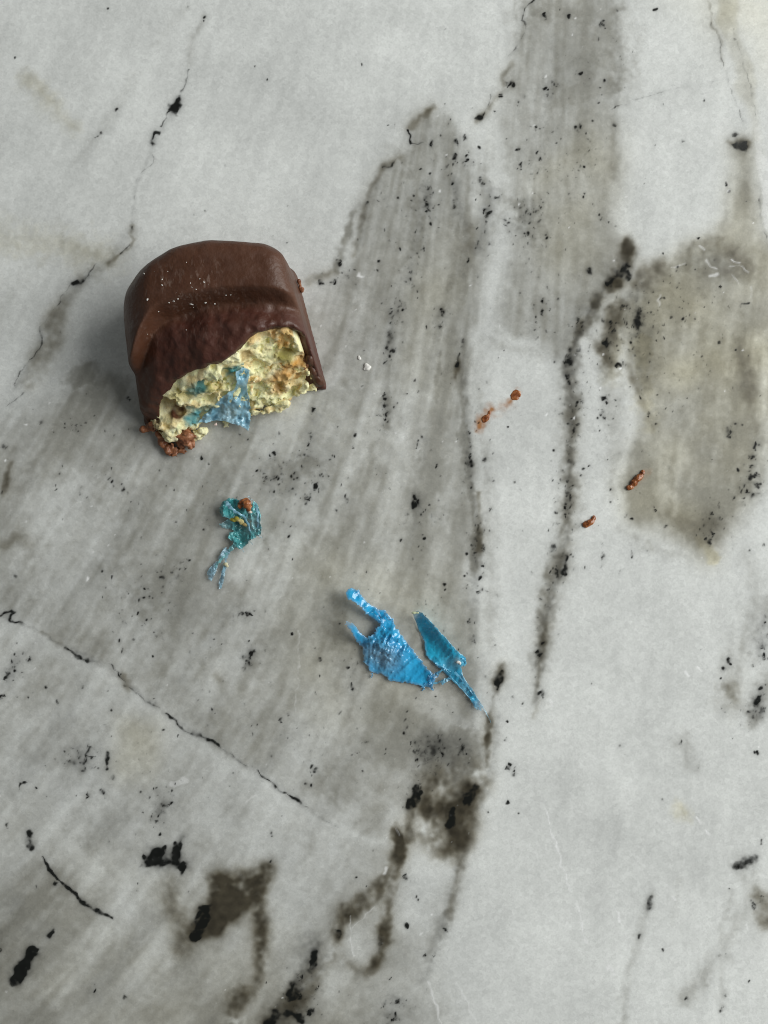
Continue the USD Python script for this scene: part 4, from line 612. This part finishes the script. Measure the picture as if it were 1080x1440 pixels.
# ================================================================== torn scraps of blue plastic film
def film_mat(name, c1, c2, trans, rough=.22, clear=.12):
    return mat(name, {'geo': ('geometry', {}), 'n': ('noise_texture', {'scale': 420.0, 'detail': 4.0, 'distortion': .6}), 'n2': ('noise_texture', {'scale': 900.0, 'detail': 2.0}),
        'th': ('attribute', {'attribute': 'thin'}), 'c': ('rgb_ramp', {'ramp': [(.32, c1), (.68, c2)]}),
        'pm': ('mix_color', {'blend_type': 'mix', 'b': (.66, .80, .90)}), 'tf': ('math', {'math_type': 'multiply', 'value2': .55}),
        'bp': ('bump', {'strength': .3, 'distance': .00018}), 'p': ('principled_bsdf', {'roughness': rough, 'specular_ior_level': .6, 'coat_weight': 1.0, 'coat_roughness': .05}),
        't': ('translucent_bsdf', {}), 'x': ('mix_closure', {'fac': trans}), 'tr': ('transparent_bsdf', {}), 'a1': ('math', {'math_type': 'multiply_add', 'value2': .55, 'value3': clear, 'use_clamp': True}), 'y': ('mix_closure', {})},
        [('geo.position', 'n.vector'), ('geo.position', 'n2.vector'), ('n.fac', 'c.fac'), ('c.color', 'pm.a'), ('th.fac', 'tf.value1'), ('tf.value', 'pm.fac'), ('pm.result', 'p.base_color'), ('pm.result', 't.color'), ('n2.fac', 'bp.height'), ('bp.normal', 'p.normal'),
         ('p.BSDF', 'x.closure1'), ('t.BSDF', 'x.closure2'), ('th.fac', 'a1.value1'), ('a1.value', 'y.fac'), ('x.closure', 'y.closure1'), ('tr.BSDF', 'y.closure2')], 'y.closure')
blue = film_mat('blue_film', (.004, .36, .72), (.04, .55, .95), .12)
teal_b = film_mat('teal_blue_film', (.004, .44, .72), (.04, .64, .96), .10)
teal = film_mat('teal_film', (.015, .24, .27), (.16, .62, .64), .10, .14, .14)
pale_blue = film_mat('pale_blue_film', (.16, .48, .66), (.42, .74, .90), .15, .14, .14)

def sheet(outline, zfun, step=3.0, thick=.10, jag=.6, seed=0, place=None):
    """a thin film: outline in photo pixels, zfun gives its height in mm; returns a closed mesh and how thin each vertex is"""
    g = np.random.default_rng(seed)
    poly = sg.Polygon(outline).buffer(0)
    if poly.geom_type != 'Polygon': poly = max(poly.geoms, key=lambda q: q.area)
    L_ = poly.exterior.length; n = int(L_ / step)
    bp = np.array([poly.exterior.interpolate(i * L_ / n).coords[0] for i in range(n)])
    bp += g.normal(0, jag, bp.shape)
    poly = sg.Polygon(bp).buffer(0)
    if poly.geom_type != 'Polygon': poly = max(poly.geoms, key=lambda q: q.area)
    bp = np.array(poly.exterior.coords)[:-1]
    x0, y0, x1, y1 = poly.bounds
    gxx, gyy = np.meshgrid(np.arange(x0, x1, step * .62), np.arange(y0, y1, step * .62))
    ip = np.stack([gxx.ravel(), gyy.ravel()], 1) + g.normal(0, .18 * step, (gxx.size, 2))
    pp = shapely.points(ip)
    ip = ip[shapely.contains(poly, pp) & (shapely.distance(poly.exterior, pp) > step * .3)]
    P = np.vstack([bp, ip])
    tri = Delaunay(P).simplices
    cen = P[tri].mean(1)
    tri = tri[shapely.contains(poly, shapely.points(cen))]
    # orient up (pixel y runs down)
    A = P[tri]; cr = (A[:, 1, 0] - A[:, 0, 0]) * (A[:, 2, 1] - A[:, 0, 1]) - (A[:, 1, 1] - A[:, 0, 1]) * (A[:, 2, 0] - A[:, 0, 0])
    tri[cr > 0] = tri[cr > 0][:, ::-1]
    z = np.maximum(zfun(P), .03)
    V = (place or (lambda P_, z_: np.array([at(p[0], p[1], q) for p, q in zip(P_, z_)])))(P, z)
    e = np.sort(np.concatenate([tri[:, [0, 1]], tri[:, [1, 2]], tri[:, [2, 0]]]), 1)
    de = np.concatenate([tri[:, [0, 1]], tri[:, [1, 2]], tri[:, [2, 0]]])
    _, inv, cnt = np.unique(e, axis=0, return_inverse=True, return_counts=True)
    be = de[cnt[inv.ravel()] == 1]
    N = len(V)
    top_v = V + (0, 0, thick)
    F_ = np.concatenate([tri, tri[:, ::-1] + N, np.stack([be[:, 0], be[:, 0] + N, be[:, 1]], 1), np.stack([be[:, 1], be[:, 0] + N, be[:, 1] + N], 1)])
    thin = 1 - sstep(0, step * 1.6, shapely.distance(poly.exterior, shapely.points(P)))
    return np.vstack([top_v, V]), F_, P, np.concatenate([thin, thin])

def ridge(P, scale, seed, ang=0.0, an=1.0):
    c_, s_ = math.cos(ang), math.sin(ang)
    u = (P[:, 0] * c_ + P[:, 1] * s_) / scale; v = (-P[:, 0] * s_ + P[:, 1] * c_) / (scale * an)
    q = np.stack([u, v, 0 * u + seed], 1)
    return 1 - np.abs(2 * meshkit.fbm(q, 3, seed) - 1) * 2

def near(P, x, y, r): return np.exp(-((P[:, 0] - x) ** 2 + (P[:, 1] - y) ** 2) / (2 * r * r))

# the large bright blue scrap
outA = [(484.3, 834.7), (490, 828), (497, 826.6), (502.8, 830), (510, 840), (517.9, 849.8), (531.8, 856.7), (541, 859), (551.4, 869.4), (554.9, 879.9), (568.8, 899.5), (586.2, 921.5), (598.9, 938.9), (608, 946), (612, 955), (607, 968), (592, 965.5), (571, 961.5), (550.3, 958.6), (538.7, 949.3), (522.5, 945.8), (512, 932), (509.8, 911),
        (500.5, 901.9), (492.4, 888), (486, 879), (488, 873.5), (497, 877), (507.5, 892.6), (515.6, 897.2), (527, 892.6), (529.4, 884.5), (535, 880), (529.4, 874), (517.9, 866), (505, 852), (492.4, 844)]
def zA(P):
    arm1 = sstep(545, 486, P[:, 0]) * sstep(890, 850, P[:, 1]); arm2 = sstep(520, 488, P[:, 0]) * sstep(915, 880, P[:, 1]) * sstep(850, 868, P[:, 1])
    return .5 + .95 * near(P, 545, 905, 26) + 2.2 * arm1 + 1.8 * arm2 + .45 * ridge(P, 19, 3, .9, 2.2) + (.05 + .42 * near(P, 540, 912, 20)) * ridge(P, 7, 5, .5, 1.6) + (.03 + .26 * near(P, 543, 912, 18)) * ridge(P, 3.6, 6) - .25 * near(P, 525, 940, 20)
scrapA = thing('plastic_scrap', 'bright blue torn plastic scrap with two raised tails, glossy and crumpled', 'plastic scrap', 'torn scraps of blue plastic', at(550, 915))
v, f, P, th = sheet(outA, zA, 2.4, .11, .85, 3)
v[:, 2] -= max(v[:, 2].min() - .01, 0)
pale_spots = .7 * np.concatenate([near(P, 545, 928, 14), near(P, 545, 928, 14)]) + .55 * np.concatenate([near(P, 520, 918, 11)] * 2) + .6 * np.concatenate([near(P, 489, 876, 7)] * 2)  # paler, clearer patches on the film
obj('film', v, f, blue, scrapA, True, prim={'thin': np.clip(th * .45 + pale_spots, 0, 1)})

def ribbon(pts, w, mat_, parent, name='strand', seed=0, thick=.07, th=.5, amp=.25):
    g = np.random.default_rng(seed); pts = np.array(pts, float)
    t = np.linspace(0, 1, len(pts)); tt = np.linspace(0, 1, 4 * len(pts))
    c_ = np.stack([np.interp(tt, t, pts[:, k]) for k in range(3)], 1); c_[:, :2] += g.normal(0, .5, (len(tt), 2))
    Lp, Rp = [], []
    for i, q in enumerate(c_):
        a_ = c_[min(i + 1, len(c_) - 1)] - c_[max(i - 1, 0)]; n_ = np.array([-a_[1], a_[0]]); n_ /= max(np.linalg.norm(n_), 1e-6)
        ww = w * g.uniform(.6, 1.2) * (1 - .6 * i / len(c_))
        zz = max(q[2] + g.normal(0, amp * .3), .03)
        Lp.append(at(q[0] + n_[0] * ww, q[1] + n_[1] * ww, zz)); Rp.append(at(q[0] - n_[0] * ww, q[1] - n_[1] * ww, max(zz + g.normal(0, amp * .4), .03)))
    n = len(c_); V0 = np.array(Lp + Rp); V = np.vstack([V0 + (0, 0, thick), V0]); F_ = []
    for i in range(n - 1):
        for o, fl in ((0, 1), (2 * n, -1)):
            q = [(o + i, o + i + 1, o + n + i + 1), (o + i, o + n + i + 1, o + n + i)]
            F_ += [t_[::-1] if fl == 1 else t_ for t_ in q]
        for s0 in (0, n):
            a_, b_ = s0 + i, s0 + i + 1
            F_ += [(a_, b_, b_ + 2 * n), (a_, b_ + 2 * n, a_ + 2 * n)] if s0 == 0 else [(b_, a_, b_ + 2 * n), (a_, a_ + 2 * n, b_ + 2 * n)]
    return obj(name, V, F_, mat_, parent, True, prim={'thin': np.full(len(V), th)})
for i, (pts, w) in enumerate((([(600, 955, .5), (612, 948, .7), (620, 944, .6)], 2.2), ([(604, 960, .4), (612, 953, .6), (618, 947, .3)], 1.6), ([(598, 962, .5), (606, 966, .5), (609, 971, .2)], 2.2), ([(604, 965, .3), (607, 962, .8), (603, 950, .9)], 1.6), ([(592, 965, .3), (597, 968, .2), (594, 971, .1)], 1.5), ([(540, 862, 1.2), (545, 870, 1.3), (553, 874, 1.0)], 1.6), ([(530, 858, 1.4), (537, 872, 1.5), (541, 884, 1.2)], 1.5), ([(503, 829, 2.6), (509, 840, 2.4), (520, 852, 2.0)], .7), ([(527, 864, 1.9), (534, 873, 1.8), (540, 878, 1.4)], .7), ([(523, 946, .4), (524, 951, .2), (521, 953, .1)], 1.2))):
    ribbon(pts, w, blue, scrapA, 'strand', 20 + i, th=.45)

# the narrow blade-like teal-blue scrap
outB = [(580.4, 862.5), (586, 860), (593, 861.5), (601.2, 869.4), (611, 880), (622, 892.6), (633, 904), (642.9, 915.7), (655.6, 926), (656.8, 934), (648.5, 938.9), (652, 952.8), (658, 961), (663.7, 969), (670, 979), (676, 989), (681, 996), (673, 1000), (668, 995), (661.4, 985), (652, 970), (638, 959.7), (626.7, 948), (610.5, 934), (599, 922), (596.6, 901.9), (587.3, 881), (582.7, 869.4)]
def zB(P):
    s_ = ((P[:, 0] - 590) * .62 + (P[:, 1] - 870) * .78)
    fold = (P[:, 0] - (590 + (P[:, 1] - 862) * .72))
    return .55 + 1.5 * sstep(110, 0, s_) * sstep(-20, 14, fold) + .5 * sstep(-14, 10, fold) + .26 * ridge(P, 14, 9, .9, 2.5) + .2 * ridge(P, 6, 10, .7, 2) * sstep(20, 80, s_) + .08 * ridge(P, 3, 11)
scrapB = thing('plastic_scrap', 'teal blue blade shaped plastic scrap tapering to a frayed whitish tip', 'plastic scrap', 'torn scraps of blue plastic', at(625, 925))
v, f, P, th = sheet(outB, zB, 2.6, .12, .4, 7)
v[:, 2] -= max(v[:, 2].min() - .01, 0)
tipw = np.clip(.9 * near(P, 676, 994, 6) + .8 * near(P, 583, 863, 5) + .75 * near(P, 644, 931, 4) + .35 * near(P, 655, 965, 10) + .3 * near(P, 630, 938, 9), 0, 1)
obj('film', v, f, teal_b, scrapB, True, prim={'thin': np.clip(th * .32 + np.concatenate([tipw, tipw]), 0, 1)})
for i, (pts, w, th_) in enumerate((([(676, 990, .3), (683, 1001, .2), (690, 1016, .05)], 1.0, .95), ([(640, 945, .8), (652, 958, .8), (665, 976, .6)], 1.4, .5), ([(632, 950, .6), (645, 964, .7), (660, 982, .5)], 1.2, .5), ([(612, 932, .7), (624, 938, .9), (634, 950, .8)], 1.2, .4), ([(620, 962, .3), (627, 957, .4), (634, 955, .3)], 2.6, .6), ([(610, 950, .6), (618, 945, .7), (627, 940, .8), (634, 945, .8)], 1.8, .45), ([(606, 962, .4), (616, 960, .5), (626, 955, .6), (637, 953, .6)], 1.5, .5), ([(668, 985, .6), (672, 993, .6), (676, 999, .3)], 2.0, .9), ([(648, 925, 1.2), (655, 930, 1.1), (652, 938, .9)], 1.4, .4))):
    ribbon(pts, w, teal_b, scrapB, 'strand', 40 + i, th=th_)
v, f = blob([(*at(644, 931, 1.2), .26, .2, .12), (*at(647, 933, 1.2), .16, .2, .12)], .1, .05, .14, 91); obj('crumb', v, f, sugar_m, scrapB, True)
v, f = blob([(*at(583, 862, 1.85), .3, .18, .12), (*at(587, 862, 1.9), .22, .14, .1)], .1, .05, .14, 92); obj('crumb', v, f, sponge, scrapB, True, prim={'bake': np.tile([.6, .66, .42], (len(v), 1))})

# the small crumpled teal scrap with crumbs stuck in it
scrapC = thing('plastic_scrap', 'small crumpled teal plastic scrap holding orange and olive crumbs', 'plastic scrap', 'torn scraps of blue plastic', at(335, 750))
outC = [(308, 714), (312, 706), (319, 701), (328, 701), (337, 704), (345, 711), (352, 713), (356, 705), (362, 709), (364, 717), (368, 726), (365, 733), (368, 742), (366, 752), (359, 756), (351, 760), (346, 767), (338, 772), (330, 769), (327, 762), (320, 757), (322, 749), (330, 747), (322, 743), (312, 742), (307, 737), (315, 734), (322, 729), (313, 726), (309, 721)]
def zC(P):
    r1 = np.hypot(P[:, 0] - 328, P[:, 1] - 716); r2 = np.hypot(P[:, 0] - 346, P[:, 1] - 735)
    return .35 + 1.3 * np.exp(-((r1 - 15) / 6) ** 2) * .6 + 1.0 * sstep(338, 358, P[:, 0]) + .55 * ridge(P, 10, 14) + .2 * ridge(P, 5, 15) + .05 * ridge(P, 2.4, 16) - .5 * near(P, 330, 732, 9)
v, f, P, th = sheet(outC, zC, 1.9, .10, .5, 12)
v[:, 2] -= max(v[:, 2].min() - .01, 0)
bright = np.clip(.5 * near(P, 352, 735, 10) + .75 * near(P, 316, 738, 7), 0, .8)
obj('film', v, f, teal, scrapC, True, prim={'thin': np.clip(th * .2 + np.concatenate([bright] * 2), 0, 1)})
ribbon([(318, 706, 1.9), (324, 713, 2.2), (332, 720, 2.3), (343, 727, 2.2), (350, 738, 1.9), (352, 750, 1.4)], 2.6, pale_blue, scrapC, 'folded_edge', 61, .12, .15)
ribbon([(358, 707, 1.5), (363, 720, 1.8), (362, 735, 1.7), (365, 752, 1.2)], 2.0, pale_blue, scrapC, 'folded_edge', 62, .1, .3)
for i, (px, py) in enumerate(((353, 702), (361, 709), (365, 725), (366, 741), (366, 755), (340, 772), (352, 762))):
    ribbon([(px - 4, py - 3 + R.normal(), 1.2), (px, py, 1.3), (px + 3, py + 3 + R.normal(), .9)], .6, pale_blue, scrapC, 'strand', 70 + i, .06, .6)
v, f = blob([(*at(341, 706, 1.6), .55, .45, .45), (*at(347, 709, 1.8), .65, .5, .5), (*at(352, 714, 1.6), .45, .5, .4), (*at(337, 711, 1.5), .4, .35, .35)], .2, .07, .7, 101); obj('orange_crumb', v, f, rusty_m, scrapC, True)
for l_, s_, c_ in (([P3(328, 731, 1.2, .5, .32, .3), P3(332, 729, 1.3, .35, .3, .3)], 2, (.46, .38, .06)), ([P3(336, 732, 1.3, .4, .28, .3), P3(340, 735, 1.3, .42, .35, .3)], 3, (.68, .56, .24)), ([P3(344, 738, 1.2, .4, .3, .3)], 4, (.50, .36, .14)), ([P3(352, 720, 1.6, .28, .2, .2)], 5, (.8, .72, .62))):
    v, f = blob(l_, .15, .055, .35, 101 + s_); obj('crumb', v, f, sponge, scrapC, True, prim={'bake': np.tile(c_, (len(v), 1))})
tails = [[(315, 770), (318, 770), (320, 776), (314, 783), (308, 788), (305, 787), (309, 779)], [(304, 789), (307, 792), (306, 797), (303, 805), (300, 812), (297, 818), (293, 815), (290.5, 806), (295, 798)], [(317, 790), (320, 794), (316, 804), (315, 814), (311, 828), (307, 829), (307, 818), (311, 806)]]
for k, t_ in enumerate(tails):
    cx, cy = np.mean(t_, 0)
    v, f, P, th = sheet(t_, lambda P, cx=cx, cy=cy: .25 + .6 * near(P, cx, cy, 6) + .3 * ridge(P, 6, 22, 1.0, 2) + .12 * ridge(P, 2.5, 23), 1.5, .08, .3, 30 + k)
    v[:, 2] -= max(v[:, 2].min() - .01, 0)
    obj('tail', v, f, pale_blue, scrapC, True, prim={'thin': np.clip(th * .3 + .55, 0, 1)})  # tails paled: their shiny highlight is painted into the film colour
ribbon([(331, 766, .7), (324, 772, .6), (316, 781, .5), (308, 790, .5), (302, 800, .5)], 3.4, teal, scrapC, 'strand', 90, .06, .45); ribbon([(322, 772, .5), (319, 783, .5), (315, 798, .5), (311, 815, .3)], 2.4, pale_blue, scrapC, 'strand', 95, .06, .5)
v, f = blob([P3(317, 793, .8, .35, .3, .25), P3(319, 796, .7, .25, .2, .2)], .12, .055, .3, 120); obj('crumb', v, f, sponge, scrapC, True, prim={'bake': np.tile([.72, .66, .42], (len(v), 1))})

# the pale blue film caught in the bite
def yface_at(x, z):
    return np.interp(x, X, yl) + (np.interp(x, X, yu) - np.interp(x, X, yl)) * np.clip(z / 10.8, 0, 1.2) ** .85
def on_face(P_, off):
    out = []
    for (px, py), o in zip(P_, off):
        z = 11.0
        for z in np.arange(11, -.01, -.05):
            p = at(px, py, z)
            if p[1] > yface_at(p[0], z): break
        p = at(px, py, z)
        d_ = norm3(np.array([0, 0, HC]) - p)
        out.append(p + d_ * o)
    V = np.array(out); V[:, 2] = np.maximum(V[:, 2], .25)
    return V
outD = [(279, 594), (288, 583), (301, 571), (311, 560), (322, 551), (330, 548), (333, 538), (331, 524), (341, 517), (352, 520), (350, 530), (347, 545), (351, 560), (352, 585), (351, 600), (349, 606), (344, 602), (333, 597), (318, 593), (302, 591), (290, 595)]
scrapD = thing('plastic_scrap', 'pale translucent blue plastic flap hanging out of the bitten yellow filling', 'plastic scrap', 'torn scraps of blue plastic', at(325, 580, 1))
v, f, P, th = sheet(outD, lambda P: .50 + .75 * ridge(P, 15, 33, .8, 1.6) + .30 * ridge(P, 6, 34) + .5 * sstep(575, 600, P[:, 1]), 2.4, .09, .5, 19, place=on_face)
pk = np.clip(.5 * near(P, 322, 580, 10) + .2, 0, 1)
obj('film', v, f, pale_blue, scrapD, True, prim={'thin': np.clip(th * .2 + np.concatenate([pk, pk]), 0, 1)})

# ================================================================== crumbs on the stone
def crumb(label, parts, mat_, name='chocolate_crumb', cat='crumb', group=None, prim=None):
    v, f = blob([(*at(px, py, r[2] * .45), r[0] * 1.12, r[1] * 1.05, r[2] * .72) for px, py, r, _ in parts], .34, .045, min(.4, .8 * min(min(q[2]) for q in parts)), parts[0][3], .55)
    v = settle(v, .0)
    m = obj(name, v, f, mat_, None, True, prim=prim)
    tag(m.GetPrim(), label, cat, group)
crumb('glossy reddish brown crumb on the olive grey stone, larger of the two at right', [(885, 686, (.42, .32, .3), 201), (892, 679, (.45, .5, .42), 202), (899, 671, (.45, .45, .4), 203), (904, 664, (.25, .3, .3), 204), (896, 674, (.3, .3, .5), 205)], rusty_m)
crumb('short orange brown crumb with a pointed end lying on white stone', [(824, 738, (.5, .36, .32), 211), (830, 734, (.42, .34, .36), 212), (835, 728, (.26, .34, .28), 213)], rusty_m)
crumb('dark red speck in the middle of the orange smear', [(684, 587, (.3, .22, .14), 221), (681, 592, (.2, .26, .1), 222), (689, 579, (.16, .2, .1), 223)], rusty_m)
crumb('tiny rust coloured crumb at the far end of the orange smear', [(727, 553, (.3, .3, .08), 231), (723, 559, (.2, .25, .06), 232)], rusty_m)
crumb('white flaky sugar crumb on grey stone right of the chocolate bar', [(515, 513, (.22, .2, .2), 241), (519, 516, (.24, .16, .18), 242), (513, 519, (.22, .2, .14), 243), (517, 519, (.14, .14, .12), 244)], sugar_m, 'sugar_crumb')
crumb('smaller curled white crumb just above the flaky sugar crumb', [(505, 501, (.15, .14, .12), 251), (506, 505, (.14, .1, .1), 252)], sugar_m, 'sugar_crumb')
